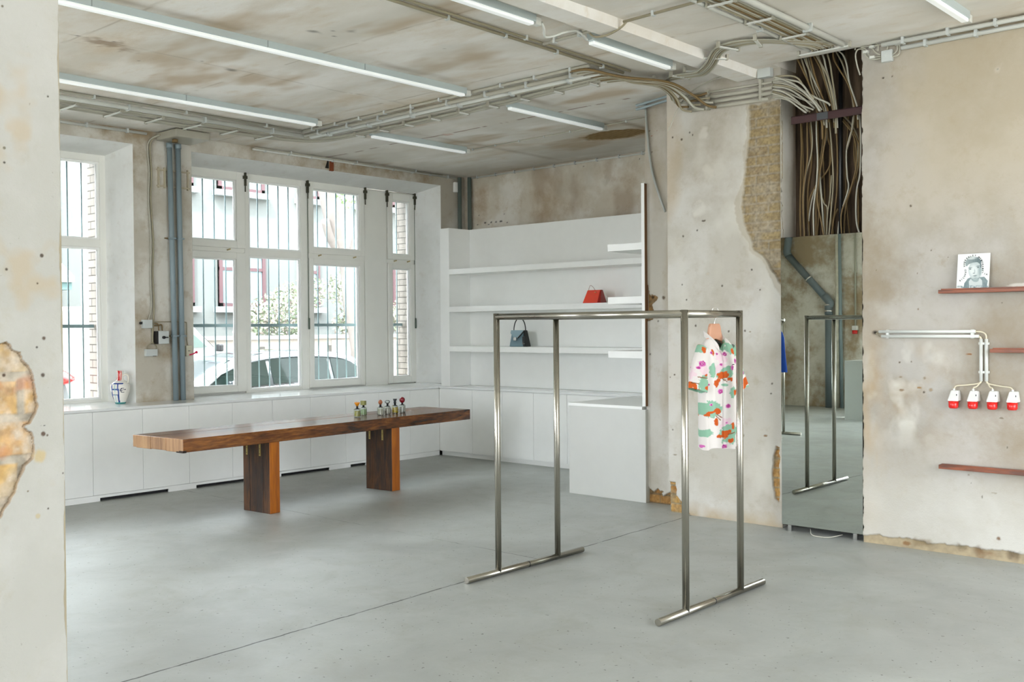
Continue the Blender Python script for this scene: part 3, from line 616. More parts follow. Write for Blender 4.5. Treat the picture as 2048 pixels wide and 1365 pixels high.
for y in (-3.262, -2.362, -1.44, -1.062, -.565):      # dark espagnolette ends at the head of each sash
    mb = MB(); mb.box(WX, WX+.03, y-.012, y+.012, 3.34, 3.5); mb.box(WX+.01, WX+.045, y-.03, y+.016, 3.42, 3.455); mb.tube([(WX+.02, y, 3.34), (WX+.02, y, 3.27)], .007, 6)
    mb.build('latch', simple('latch_bronze', '#4b4a3c', .5, metal=.5), win)
for y in (-2.362, -.568):
    mb = MB().tube([(WX+.012, y, 3.3), (WX+.012, y, 1.75)], .004, 6); mb.tube([(WX+.02, y, 1.78), (WX+.02, y, 1.64)], .011, 8); mb.build('latch_rod', simple('rod_bronze', '#5b6a5e', .5, metal=.3), win)
for y, z in ((-3.5, 2.573), (-2.19, 2.565), (-1.63, 2.565), (-.93, 2.55), (-.69, 2.55)):
    MB().tube([(WX-.01, y, z), (WX+.02, y+.03, z+.012)], .008, 6).build('catch', simple('catch_brass', '#b9a877', .5), win)

w1 = thing('window_1', None, None, (WX, -5.9, .9)); tag(w1, kind='structure')
mb = MB(); mb.box(-.52, WX+.006, -6.87, -4.95, 3.42, 3.515); mb.box(-.52, WX+.006, -6.87, -4.95, 2.52, 2.60); mb.box(-.52, WX+.006, -6.87, -4.95, .87, .92)
mb.box(-.52, WX+.008, -5.03, -4.945, .87, 3.517); mb.box(-.52, WX, -6.87, -6.78, .87, 3.5); mb.box(-.52, WX, -5.93, -5.85, .87, 3.5)
mb.build('window_frame', M_['frame'], w1, bevel=.003)
for a, b_ in ((-5.85, -5.03), (-6.78, -5.93)):
    for h0, h1 in ((2.60, 3.42), (.92, 2.52)):
        m2 = MB(); inset(m2, a, b_, h0, h1, .022); m2.build('glazing_bead', M_['white'], w1); MB().box(-.463, -.457, a, b_, h0, h1).build('pane', M_['glass'], w1)
w3 = thing('window_3', None, None, (WX, -9.4, .9)); tag(w3, kind='structure')
mb = MB(); rect_frame(mb, -11.22, -7.7, .87, 3.5, -11.1, -7.82, .95, 3.42); mb.box(-.49, WX, -9.5, -9.4, .9, 3.45); mb.build('window_frame', M_['frame'], w3)

# burglar bars outside each opening
def grill(loc, y0, y1, bars, label, z0=.93, z1=3.46):
    g = thing('window_grill', label, 'window grill', loc, 'burglar bars outside the street windows')
    mb = MB(); mb.box(-.715, -.685, y0, y1, z1-.02, z1+.03); mb.build('top_rail', M_['iron'], g)
    mb = MB(); mb.box(-.715, -.685, y0, y1, 1.675, 1.712); mb.build('cross_rail', M_['iron'], g)
    for y in bars: MB().tube([(-.70, y, z0-.06), (-.70, y, z1)], .0085, 8).build('bar', M_['iron'], g)
grill((-.7, -2.35, .9), -4.1, -.56, [-.64-.1505*k for k in range(23)], 'grey vertical burglar bars outside the wide window above the shelving end of the counter')
grill((-.7, -5.9, .9), -6.8, -4.98, [-5.093-.154*k for k in range(11)], 'grey vertical burglar bars outside the window behind the painted jug')

# ================================================================ STREET
GZ = -.2
struct('street', MB().box(-60, -.96, -60, 60, GZ-.1, GZ), simple('asphalt_grey', '#8b8984', .8, var=.08, vscale=2))
struct('street_ground', MB().box(-.95, 60, -60, 60, GZ-.12, GZ-.02), simple('pavement_grey', '#a09c94', .8, var=.08, vscale=2))
struct('pavement_near', MB().box(-2.4, -1.0, -60, 60, GZ, GZ+.08), simple('pavement_slabs', '#a29d94', .8, var=.06))
struct('pavement', MB().box(-11.5, -5.9+.0, -60, 60, GZ, GZ+.1), simple('kerb_stone', '#b0aca4', .8, var=.06))
fac = simple('facade_render', '#6b6e6c', .85, var=.08, vscale=1.2)
b = thing('apartment_building', 'pale grey-green rendered building with dark red window frames across the street', 'building', (-12, 5, GZ))
MB().box(-20, -12, -1.2, 24, GZ, 7.2).build('facade', fac, b)
redf = simple('red_window_paint', '#553a3e', .5); gl_ = simple('dark_window_glass', '#72868a', .08, spec=.9); sill = simple('stone_sill', '#8d9496', .7)
def fwin(y0, y1, z0, z1):
    mb = MB(); mb.box(-12.0, -11.94, y0, y1, z0, z1)
    f_ = MB(); f_.box(-12, -11.9, y0, y0+.09, z0, z1); f_.box(-12, -11.9, y1-.09, y1, z0, z1); f_.box(-12, -11.9, y0, y1, z1-.1, z1); f_.box(-12, -11.9, y0, y1, z0, z0+.09); f_.box(-12, -11.91, y0, y1, z0+(z1-z0)*.66, z0+(z1-z0)*.66+.08); f_.box(-12, -11.91, (y0+y1)/2-.04, (y0+y1)/2+.04, z0, z1)
    o = f_.build('window', redf, b); mb.build('pane', gl_, o); MB().box(-12, -11.8, y0-.12, y1+.12, z0-.14, z0).build('window_sill', sill, o)
for y0 in (1.55, 3.55, 5.95, 7.0+.9, 10.2, 12.4):
    fwin(y0, y0+1.32 if y0 != 5.95 else y0+.62, 2.2, 3.55); fwin(y0, y0+1.32 if y0 != 5.95 else y0+.62, 5.05, 6.7)
# neighbouring building seen through the narrow left window
b = thing('street_building', 'white street building with big dark shop windows seen through the left window', 'building', (-12, -4, GZ))
MB().box(-20, -11.2, -16, -1.35, GZ, 7.2).build('facade', brickmat('white_brick_far', '#716f6b', '#676561', '#54524e', .6, .2, 'YZ', .8), b)
f_ = MB(); f_.box(-11.2, -11.12, -3.0, -1.5, 3.75, 6.8); o = f_.build('window', simple('far_shop_glass', '#66807f', .2), b)
MB().box(-11.14, -11.08, -3.0, -1.5, 4.3, 4.36).build('window_bar', M_['white'], o)
a_ = thing('awning', 'dark green sloping awning on the white building seen through the left window', 'awning', (-10.9, -1.9, 3.2))
gm = simple('awning_cloth', '#5a7270', .8)
MB().prism([(-11.15, -2.6, 2.45), (-11.15, -2.6, 3.25), (-9.9, -2.6, 2.6), (-9.9, -2.6, 2.45)], (0, 1.6, 0)).build('cloth', gm, a_)
MB().prism([(-11.15, -2.62, 3.25), (-11.15, -2.62, 3.37), (-9.85, -2.62, 2.72), (-9.85, -2.62, 2.6)], (0, 1.65, 0)).build('trim', M_['white'], a_)
# pierced block garden wall
g = thing('garden_wall', 'low pale block wall with square openings and stone coping in front of the grey-green building', 'wall', (-9, 4, GZ))
pale = simple('pale_blocks', '#8f8780', .8, var=.04, vscale=6)
MB().box(-9.15, -8.95, -.8, 16, GZ, 1.42).build('block_wall', pale, g); MB().box(-9.2, -8.88, -.8, 16, 1.42, 1.5).build('coping', simple('coping_stone', '#8a8985', .8), g)
hol = simple('block_opening', '#44413d', .9); rr = random.Random(4)
y = .3
while y < 9.5:
    for z in (.62, .92, 1.12):
        if rr.random() < .62: MB().box(-8.96, -8.935, y, y+.15, z, z+.14).build('opening', hol, g)
    y += rr.choice([.3, .45, .7])
MB().box(-8.97, -8.93, 4.62, 4.95, .5, 1.38).build('pier', simple('pier_brick', '#a39c95', .8), g)

# tree and shrubs behind the low wall
def leaf_cloud(n, cen, rad, size, seed):
    r = random.Random(seed); mb = MB()
    for _ in range(n):
        c_ = r.choice(cen); d = Vector((r.gauss(0, 1), r.gauss(0, 1), r.gauss(0, 1))).normalized()*(r.random()**.4)
        p_ = Vector(c_)+Vector((d.x*rad[0], d.y*rad[1], d.z*rad[2])); a = Vector((r.gauss(0, 1), r.gauss(0, 1), r.gauss(0, 1))).normalized(); b_ = a.orthogonal().normalized(); s_ = size*(.6+.8*r.random())
        mb.add([p_-a*s_, p_-b_*s_*.45, p_+a*s_, p_+b_*s_*.45], [(0, 1, 2, 3)])
    return mb
bark = simple('bark_grey', '#6d6662', .9, var=.2, vscale=9, bump=.5)
t = thing('street_tree', 'leaning grey tree trunk with forked bare limbs outside the wide window', 'tree', (-7.5, 4.35, GZ))
mb = MB(); mb.tube(smooth_path([(-7.5, 4.45, GZ), (-7.5, 4.2, 1.4), (-7.5, 4.02, 2.3), (-7.5, 3.95, 3.0), (-7.5, 3.62, 3.75), (-7.5, 3.4, 4.6), (-7.4, 3.2, 5.6)]), .17, 10); mb.build('trunk', bark, t)
mb = MB(); mb.tube(smooth_path([(-7.5, 3.98, 2.9), (-7.5, 4.15, 3.5), (-7.5, 4.4, 4.3), (-7.6, 4.7, 5.4)]), .085, 8); mb.build('limb', bark, t)
mb = MB(); mb.tube(smooth_path([(-7.5, 3.72, 3.25), (-7.45, 3.45, 3.6), (-7.4, 3.28, 3.95)]), .09, 8); mb.build('limb', bark, t)
leaf_cloud(500, [(-7.6, 4.6, 5.2), (-7.4, 4.2, 4.6), (-7.6, 3.2, 6)], (.5, .6, .4), .07, 3).build('foliage', simple('leaf_green', '#7f9468', .7, var=.2), t)
for i, (cen, lab, sd) in enumerate(((([(-9.9, 3.5, 2.0), (-9.8, 4.1, 2.3), (-9.9, 4.7, 2.5), (-9.9, 3.2, 1.6), (-9.8, 4.0, 1.7)]), 'pale flowering shrub behind the low wall, left of the tree trunk', 5), (([(-9.7, 5.6, 2.6), (-9.8, 6.3, 2.4), (-9.8, 6.8, 2.0), (-9.8, 5.9, 1.8), (-9.7, 7.4, 1.9)]), 'pale flowering shrub behind the low wall, right of the tree trunk', 6))):
    s_ = thing('flowering_shrub', lab, 'shrub', (-9.8, cen[0][1], GZ), 'shrubs behind the low wall')
    leaf_cloud(1500, cen, (.35, .5, .42), .05, sd).build('foliage', simple('shrub_green', '#77836a', .7, var=.2), s_)
    leaf_cloud(1300, cen, (.4, .55, .45), .045, sd+9).build('blossom', simple('blossom_pink', '#a89c92', .7), s_)
    mb = MB()
    for c_ in cen: mb.tube([(-9.8, cen[0][1]+.5, GZ), c_], .025, 6)
    mb.build('stem', bark, s_)

# dark estate car at the kerb, nose to the left
def prof(y, tab):
    return float(np.interp(y, [q[0] for q in tab], [q[1] for q in tab]))
paint = simple('car_paint_dark', '#2b3236', .12, spec=.8, coat=1); cgl = simple('car_glass', '#1b2724', .06, spec=.35); tyre = simple('tyre', '#1a1a1a', .8)
car = thing('parked_car', 'dark estate car with chrome window surround parked outside the wide window', 'car', (-3.4, -1.6, GZ))
top = [(-4.5, .35), (-4.35, .55), (-4.0, .66), (-3.2, .76), (-2.75, .80), (-2.2, 1.08), (-1.8, 1.24), (-1.3, 1.31), (-.7, 1.33), (-.1, 1.30), (.25, 1.22), (.5, 1.05), (.68, .86), (.75, .6), (.75, .3)]
belt = [(-4.5, .33), (-4.3, .5), (-3.2, .70), (-2.6, .74), (0, .88), (.35, .92), (.7, .80), (.75, .3)]
ysec = [-4.5, -4.4, -4.2, -3.9, -3.5, -3.1, -2.75, -2.5, -2.2, -2.0, -1.8, -1.5, -1.2, -.8, -.4, -.1, .1, .25, .4, .5, .6, .7, .75]
vs = []; fs = []; NS = 14
for y in ysec:
    zt = prof(y, top); zb = min(prof(y, belt), zt-.02); hw = .86*min(1, .72+.28*min((y+4.5)/.5, 1) if y < -4 else 1)*(1 if y < .3 else 1-.25*(y-.3))
    cab = max(0, zt-zb); hr_ = hw-.04-.32*cab
    ring = [(hw*.93, 0.0), (hw, .22), (hw, zb-.2), (hw-.03, zb), (hr_+(hw-.03-hr_)*.12, zt-.07*min(1, cab/.3)), (hr_*.82, zt-.015), (hr_*.4, zt+.005)]
    ring = ring+[(-a, z) for a, z in ring[::-1]]
    vs += [(-3.4+a, y, z) for a, z in ring]
for i in range(len(ysec)-1):
    for k in range(NS-1): fs.append((i*NS+k, i*NS+k+1, (i+1)*NS+k+1, (i+1)*NS+k))
fs.append(tuple(range(NS))[::-1]); fs.append(tuple((len(ysec)-1)*NS+k for k in range(NS)))
mb = MB(); mb.add(vs, fs, True); o = mb.build('body', paint, car)
def side(y, z):    # x on the near flank of the glasshouse
    zt = prof(y, top); zb = min(prof(y, belt), zt-.02); t_ = np.clip((z-zb)/max(zt-.07-zb, .05), 0, 1); hr_ = .86-.04-.32*max(0, zt-zb)
    return -3.4+(.83+(hr_+.12*(.83-hr_)-.83)*t_)
def sidepoly(pts, name, mat, off=.012):
    P = [Vector((side(y, z)+off, y, z)) for y, z in pts]; mb = MB(); mb.prism([tuple(p_) for p_ in P], (-.02, 0, 0)); return mb.build(name, mat, car)
sidepoly([(-2.55, .78), (-2.2, 1.01), (-1.85, 1.14), (-1.45, 1.2), (-1.45, .84)], 'front_side_window', cgl)
sidepoly([(-1.38, .845), (-1.38, 1.205), (-.75, 1.215), (-.35, 1.2), (-.35, .875)], 'rear_side_window', cgl)
sidepoly([(-.28, .88), (-.28, 1.19), (-.02, 1.16), (.16, 1.08), (.36, .94), (.3, .9)], 'quarter_window', cgl)
outl = [(-2.62, .745), (-2.2, 1.035), (-1.85, 1.17), (-1.45, 1.235), (-.9, 1.25), (-.35, 1.235), (.0, 1.19), (.2, 1.09), (.42, .93), (.36, .875), (-.3, .84), (-1.4, .805), (-2.62, .745)]
MB().tube(smooth_path([(side(y, z)+.02, y, z) for y, z in outl], 3), .014, 6).build('window_trim', M_['chrome'], car)
mb = MB(); mb.add([(-2.72, -2.62, .80), (-2.95, -1.86, 1.235), (-3.85, -1.86, 1.235), (-4.08, -2.62, .80)], [(0, 1, 2, 3)]); mb.build('windscreen', simple('windscreen_glare', '#4f5f5b', .1, spec=.5), car)
mb = MB(); mb.tube([(-2.9, -1.75, 1.29), (-2.88, -.2, 1.30)], .016, 6); mb.build('roof_rail', M_['chrome'], car)
mb = MB(); mb.obox((-2.42, -2.15, .86), (1, 0, 0), (0, 1, 0), (0, 0, 1), .09, .06, .065); mb.build('door_mirror', paint, car, bevel=.03)
for y in (-3.6, -.45):
    for x in (-2.58, -4.2): MB().tube([(x-.1, y, GZ+.32), (x+.1, y, GZ+.32)], .32, 20).build('wheel', tyre, car)
mb = MB(); mb.box(-2.57, -2.53, .42, .7, .62, .8); mb.build('tail_lamp', simple('tail_lamp', '#b8b8b8', .2), car)
# white van further back, on the far side of the street
vm = simple('van_white', '#8f9391', .2, coat=.5)
van = thing('parked_van', 'white van across the street with its sloping windscreen, seen left of the wide window', 'van', (-7, -1.5, GZ))
pr = [(-3.8, .1), (-3.8, 2.0), (-.9, 2.1), (-.35, 2.0), (.42, 1.27), (1.1, 1.05), (1.2, .5), (1.2, .1)]
mb = MB(); mb.prism([(-7.0, y, z) for y, z in pr], (-1.8, 0, 0)); mb.build('body', vm, van, bevel=.06)
P = [(-.75, 1.3), (-.7, 1.85), (-.4, 1.82), (.2, 1.32)]; mb = MB(); mb.prism([(-6.97, y, z) for y, z in P], (-.03, 0, 0)); mb.build('cab_window', simple('van_glass', '#50605b', .15), van)
P = [(-.28, 1.93), (.40, 1.29)]; mb = MB(); mb.add([(-7.1, -.3, 1.97), (-8.7, -.3, 1.97), (-8.7, .42, 1.31), (-7.1, .42, 1.31)], [(0, 1, 2, 3)]); mb.build('windscreen', simple('van_screen', '#66776f', .15), van)
mb = MB(); mb.obox((-6.88, .40, 1.30), (1, 0, 0), (0, 1, 0), (0, 0, 1), .08, .05, .07); mb.build('door_mirror', M_['black'], van, bevel=.03)
for y in (-3, .4): MB().tube([(-7.2, y, GZ+.33), (-6.98, y, GZ+.33)], .33, 20).build('wheel', tyre, van)
# covered scooter right outside the left window
s_ = thing('covered_scooter', 'grey covered scooter with red band outside the left window', 'scooter', (-2, -5.0, GZ))
gc = simple('scooter_cover', '#74797a', .7, var=.1, vscale=10)
vs = []; n = 20; prf = [(.62, GZ+.25), (.62, .35), (.58, .62), (.47, .85), (.42, 1.02), (.40, 1.12), (.36, 1.22), (.26, 1.34), (.0, 1.40)]
mb = MB()
for r_, z in prf:
    for k in range(n):
        an = 2*math.pi*k/n; vs.append((-2+.42*r_*math.cos(an)/.6, -5.15+r_*math.sin(an), z))
mb.add(vs, [(i*n+k, i*n+(k+1) % n, (i+1)*n+(k+1) % n, (i+1)*n+k) for i in range(len(prf)-1) for k in range(n)], True); mb.build('cover', gc, s_)
vs = []; mb = MB(); prf = [(.43, 1.02), (.46, 1.02), (.53, 1.06), (.53, 1.1), (.42, 1.18), (.40, 1.18)]
for r_, z in prf:
    for k in range(n):
        an = 2*math.pi*k/n; vs.append((-2+.42*r_*math.cos(an)/.6, -5.15+r_*math.sin(an), z))
mb.add(vs, [(i*n+k, i*n+(k+1) % n, (i+1)*n+(k+1) % n, (i+1)*n+k) for i in range(len(prf)-1) for k in range(n)], True); mb.build('red_band', M_['red'], s_)
MB().tube([(-2, -5.5, GZ+.25), (-2, -5.5, GZ+.27)], .25, 20).build('wheel', tyre, s_)
for y in (-5.55, -4.75): MB().tube([(-2.06, y, GZ+.25), (-1.94, y, GZ+.25)], .25, 20).build('wheel', tyre, s_)

# ================================================================ BUILT-IN WHITE FURNITURE
CX, DY, ZT = .485, -.978, .892
mb = MB()
for a, b_ in OPEN[1:]: mb.prism([(-.42, a+.081, ZT-.025), (0, a+.001, ZT-.025), (0, b_-.001, ZT-.025), (-.42, b_-.101, ZT-.025)], (0, 0, .025))
mb.box(0, CX+.006, -8.6, DY-.006, ZT-.025, ZT); mb.box(0, 3.66, DY-.006, -.604, ZT-.025, ZT)
tag(mb.build('worktop', M_['counter'], bevel=.0015), 'glossy white worktop running along the windows and round the corner under the shelving', 'worktop')
gapm = simple('shadow_gap', '#5a5a55', .8)
def cabinet(name, x0, x1, y0, y1, face, label, group, slot):
    c_ = thing(name, label, 'cabinet', ((x0+x1)/2, (y0+y1)/2, 0), group)
    g_ = .0016
    if face == 'X':
        MB().box(x0, x1-.02, y0, y1, .055, ZT-.026).build('body', M_['white'], c_)
        MB().box(x1-.019, x1, y0+g_, y1-g_, .062, ZT-.031).build('door', M_['white'], c_, bevel=.0008)
        mb = MB()
        if not slot: mb.box(x1-.022, x1-.004, y0, y1, 0, .058)
        else:
            a, b_ = slot
            if a > y0+.01: mb.box(x1-.022, x1-.004, y0, min(a, y1), 0, .032)
            if b_ < y1-.01: mb.box(x1-.022, x1-.004, max(b_, y0), y1, 0, .032)
            mb.box(x1-.022, x1-.004, y0, y1, .032, .058)
        mb.build('plinth', M_['white'], c_)
        if slot: MB().box(x1-.06, x1-.05, max(slot[0], y0), min(slot[1], y1), 0.001, .034).build('vent_shade', M_['black'], c_)  # black sheet painted in for the shade inside the plinth slot
    else:
        MB().box(x0, x1, y0+.02, y1, .055, ZT-.026).build('body', M_['white'], c_)
        MB().box(x0+g_, x1-g_, y0, y0+.019, .062, ZT-.031).build('door', M_['white'], c_, bevel=.0008)
        MB().box(x0, x1, y0+.045, y0+.06, 0, .058).build('plinth', gapm if False else M_['white'], c_)
slots = [(-5.501, -4.781), (-4.471, -3.84), (-3.42, -2.747), (-2.438, -2.2)]
names = ['beside the corner under the shelving', 'second from the corner', 'third from the corner', 'fourth from the corner', 'fifth from the corner', 'sixth from the corner', 'seventh from the corner', 'eighth from the corner', 'last before the near wall']
for k in range(12):
    y1 = -.978-.51*k; y0 = y1-.51; sl = [q for q in slots if q[0] < y1-.01 and q[1] > y0+.01]
    cabinet('base_cabinet', .06, CX, y0, y1, 'X', 'white door unit under the window counter, '+(names[k] if k < 9 else 'hidden behind the near wall'), 'white units under the window counter', sl[0] if sl else None) if k < 10 else None
xs = [CX, 1.076, 1.59, 2.09, 2.601, 3.60]
nm2 = ['in the corner beside the window units', 'second from the corner, behind the table end', 'third from the corner, seen through the steel rack', 'fourth from the corner, seen through the rack', 'narrow strip beside the till counter']
for k in range(5): cabinet('base_cabinet', xs[k], xs[k+1], DY, -.6, 'Y', 'white door unit under the shelving, '+nm2[k], 'white units under the shelving', None)
EY = -2.253
t = thing('till_counter', 'plain white box counter standing at the right end of the shelving', 'counter', (4.1, -1.6, 0))
MB().box(3.661, 4.575, EY, -1.0, 0, .868).build('front_panel', simple('till_paint', '#c6c7c2', .45, var=.01), t, bevel=.002)
MB().box(3.655, 4.539, EY-.004, -.985, .868, .897).build('counter_top', M_['white'], t, bevel=.002)
sh = thing('shelving_unit', 'tall white built-in shelving unit with three long shelves above the base units', 'shelving', (2.5, -.8, ZT))
ZTOP = 2.918
MB().box(.522, .684, DY, -.6, ZT+.002, ZTOP).build('side_panel', M_['white'], sh, bevel=.001)
MB().box(.684, 4.545, -.6, -.56, ZT+.002, ZTOP).build('back_panel', M_['white'], sh)
for z in (2.39, 1.912, 1.408): MB().box(.684, 4.54, DY, -.6, z-.066, z).build('shelf', M_['white'], sh, bevel=.001)
for z in (2.43, 1.926, 1.412): MB().box(4.127, 4.54, EY+.03, DY, z-.066, z).build('deep_shelf', M_['white'], sh, bevel=.001)
MB().box(4.54, 4.575, EY, -.56, .899, 2.975).build('upright', M_['white'], sh, bevel=.001)
MB().box(4.575, 4.577, EY+.002, -2.2, .9, 2.97).build('upright_edge', simple('brown_edge', '#7c5a3c', .8), sh)  # thin brown strip along the side of the upright

# ================================================================ TIMBER TABLE
TO, TR_ = Vector((2.4307, -5.7401, 0)), .0715
def tp(u, v, z): return (TO.x+u*math.cos(TR_)-v*math.sin(TR_), TO.y+u*math.sin(TR_)+v*math.cos(TR_), z)
def tbox(mb, u0, u1, v0, v1, z0, z1):
    c_ = tp((u0+u1)/2, (v0+v1)/2, (z0+z1)/2); return mb.obox(c_, (math.cos(TR_), math.sin(TR_), 0), (-math.sin(TR_), math.cos(TR_), 0), (0, 0, 1), abs(u1-u0)/2, abs(v1-v0)/2, abs(z1-z0)/2)
W_top = wood('old_timber', '#2c180a', '#6a3c17', '#9a6128', (0, 1, 0), .27, 1.1, 3.5)
W_end = wood('timber_end_grain', '#755538', '#94714d', '#a8865f', (0, 0, 1), .7, .6, 6)
W_leg = wood('dark_timber', '#120904', '#2c190a', '#553313', (0, 0, 1), .5, 1.3, 5)
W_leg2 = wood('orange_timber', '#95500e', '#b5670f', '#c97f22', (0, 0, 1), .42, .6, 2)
table = thing('timber_table', 'long low table of old brown timber beams on two slab legs', 'table', tuple(tp(-.37, 1.8, 0)))
mb = MB(); us = [0, -.245, -.47, -.685, -.74]
for i in range(4):
    e0 = [0.0, .001, .0, .004][i]
    tbox(mb, us[i+1]+.0008, us[i]-.0008, e0, 3.62-[0, .01, .004, .012][i], .64+(.004 if i % 2 else 0), .75-[0, .0015, .001, .003][i])
top = mb.build('tabletop', W_top, table, bevel=.004)
top.data.materials.append(W_end)
for f in top.data.polygons:
    if abs(f.normal.y) > .9: f.material_index = 1
mb = MB(); tbox(mb, -.05, .003, -.004, .03, .637, .655); tbox(mb, -.09, -.03, -.005, .01, .637, .648); mb.build('end_split', simple('timber_split', '#1d1108', .9), top)
SCREW = simple('screw_dark', '#4a3c1c', .5)
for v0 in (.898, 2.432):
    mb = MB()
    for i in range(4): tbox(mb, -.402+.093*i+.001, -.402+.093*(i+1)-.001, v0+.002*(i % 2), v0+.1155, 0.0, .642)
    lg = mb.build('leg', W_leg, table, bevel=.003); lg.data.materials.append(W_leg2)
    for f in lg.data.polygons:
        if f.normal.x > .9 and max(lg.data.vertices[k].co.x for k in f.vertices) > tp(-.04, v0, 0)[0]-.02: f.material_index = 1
    for u in (-.345, -.16):
        mb = MB(); tbox(mb, u-.011, u+.011, v0-.004, v0, .51, .642); br = mb.build('bracket', M_['silver'], table)
        m2 = MB()
        for z in (.53, .575, .615): q = tp(u, v0-.004, z); MB().tube([q, (q[0], q[1]-.0025, q[2])], .004, 6).build('screw', SCREW, br)

# perfume bottles on the table
bg = glassmat('bottle_glass', (.9, .94, .92), extra=.12)
def bottle(px, py, liquid, cap, label, w_=.026):
    q = at(px, py, 'Z', .7505); x, y = q.x, q.y; z = .7505
    t = thing('perfume_bottle', label, 'perfume bottle', (x, y, z), 'perfume bottles on the timber table')
    MB().box(x-w_, x+w_, y-w_, y+w_, z, z+.085).build('flask', bg, t, bevel=.006)
    MB().box(x-w_+.006, x+w_-.006, y-w_+.006, y+w_-.006, z+.012, z+.068).build('liquid', simple('perfume_'+liquid[1:], liquid, .15, spec=.6), t, bevel=.004)
    mb = MB(); mb.lathe([(.024, .0), (.024, .004), (.011, .006), (.011, .028), (.0, .028)], (x, y, z+.085), 14); mb.build('collar', M_['black'], t)
    kind, cc = cap; mb = MB(); c = (x, y, z+.112); m = simple('cap_'+kind, cc, .3 if kind != 'cork' else .6)
    if kind == 'cone': mb.lathe([(.010, 0), (.03, .038), (.026, .042), (0, .038)], c, 16)
    elif kind == 'cube': mb.obox((c[0], c[1], c[2]+.02), (.96, .28, 0), (-.28, .96, 0), (0, 0, 1), .024, .018, .022)
    elif kind == 'pear': mb.lathe([(.008, 0), (.021, .015), (.023, .028), (.012, .046), (0, .05)], c, 16)
    elif kind == 'clear': mb.lathe([(.01, 0), (.024, .01), (.026, .026), (.016, .036), (0, .037)], c, 16)
    elif kind == 'hourglass': mb.lathe([(.016, 0), (.011, .012), (.013, .022), (.024, .044), (0, .044)], c, 16)
    else: mb.lathe([(.008, -.006), (.024, .006), (.031, .026), (.026, .044), (.012, .055), (0, .057)], c, 18)
    mb.build('cap', m if kind != 'clear' else bg, t)
bottle(714.5, 835.5, '#b9b04e', ('cone', '#d98a12'), 'perfume bottle with yellow-green liquid and amber cone stopper, first from the left')
bottle(727, 832, '#bcd89a', ('cube', '#8a8a4c'), 'perfume bottle with pale green liquid and olive block stopper')
bottle(761, 831.5, '#d9d2bd', ('pear', '#9b5b3a'), 'perfume bottle with brown pear-shaped stopper')
bottle(775, 829.5, '#d8cdb8', ('clear', '#e8e8e8'), 'perfume bottle with clear rounded stopper')
bottle(790, 828, '#e2bd14', ('hourglass', '#1c2024'), 'perfume bottle with bright yellow liquid and black hourglass stopper')
bottle(804.5, 826.5, '#dcd8cc', ('ball', '#7a1420'), 'perfume bottle with dark red ball stopper, last on the right')

# ================================================================ JUG ON THE WORKTOP
q = at(241, 807.5, 'Z', ZT); jx, jy = q.x, q.y; jz = ZT+.001
jug = thing('painted_jug', 'white ceramic jug with blue grid brushwork and red neck on the window counter', 'jug', (jx, jy, jz))
prf = [(.048, 0), (.052, .004), (.07, .05), (.088, .10), (.097, .145), (.099, .175), (.092, .20), (.07, .222), (.045, .236), (.036, .25), (.031, .28), (.03, .31), (.034, .335), (.036, .338), (.033, .338), (.027, .31)]
def _resample(p, k=7):
    o = []
    for (a, b_), (c, d) in zip(p, p[1:]): o += [(a+(c-a)*i/k, b_+(d-b_)*i/k) for i in range(k)]
    return o+[p[-1]]
pr_ = _resample(prf); mb = MB().lathe(pr_, (jx, jy, jz), 90); jb = mb.build('jug_body', attrmat('glazed_painted_ceramic', .18, spec=.6), jug)
co = np.array([v.co for v in jb.data.vertices]); lat = (co[:, 0]-jx)*RT[0]+(co[:, 1]-jy)*RT[1]; zz = co[:, 2]-jz
fr_ = ((co[:, 0]-jx)*fw[0]+(co[:, 1]-jy)*fw[1]) < .03
col = np.ones((len(co), 4)); col[:, :3] = rgb('#e9e6df')
blue = np.array(rgb('#1c3f8c'))
def stroke(m, c): col[m & fr_, :3] = c
wv = .003*np.sin(zz*40)
stroke((np.abs(lat+.058-.12*(zz-.1)*(zz < .1)*-0-.0*zz+(.03*(.1-zz))*(zz < .1)*-1) < .0065) & (zz < .215) & (zz > .01), blue)
stroke((np.abs(lat-.012+wv) < .008) & (zz < .21) & (zz > .01), blue)
for z0 in (.205, .15, .095): stroke((np.abs(zz-z0-wv) < .0055) & (lat > -.062) & (lat < (.055 if z0 > .2 else .012)), blue)
stroke((zz < .016), np.array(rgb('#3a9a96')))
stroke((np.abs(lat+.022) < .0025) & (zz < .2), np.array(rgb('#7fc4cc')))
rr_ = np.hypot((lat-.058)/1.0, zz-.14); stroke((np.abs(rr_-.022) < .004) & (lat < .066) | ((np.abs(zz-.14-.3*(lat-.05)) < .003) & (lat > .036) & (lat < .078)), np.array(rgb('#0f1c44')))
stroke((zz > .236) & (np.abs(lat) < .012), np.array(rgb('#c8282a'))); stroke((zz > .236) & (np.abs(np.abs(lat+.004)-.024) < .004), np.array(rgb('#d8584a')))
a = jb.data.color_attributes.new('Col', 'FLOAT_COLOR', 'POINT'); a.data.foreach_set('color', col.reshape(-1).astype('f4'))
ux, uy = RT[0], RT[1]
MB().tube(smooth_path([(jx+ux*l_, jy+uy*l_, jz+z) for l_, z in ((.032, .285), (.055, .30), (.08, .285), (.085, .25), (.078, .215), (.07, .205))]), .009, 8).build('handle', simple('cream_ceramic', '#e2dccf', .2), jug)

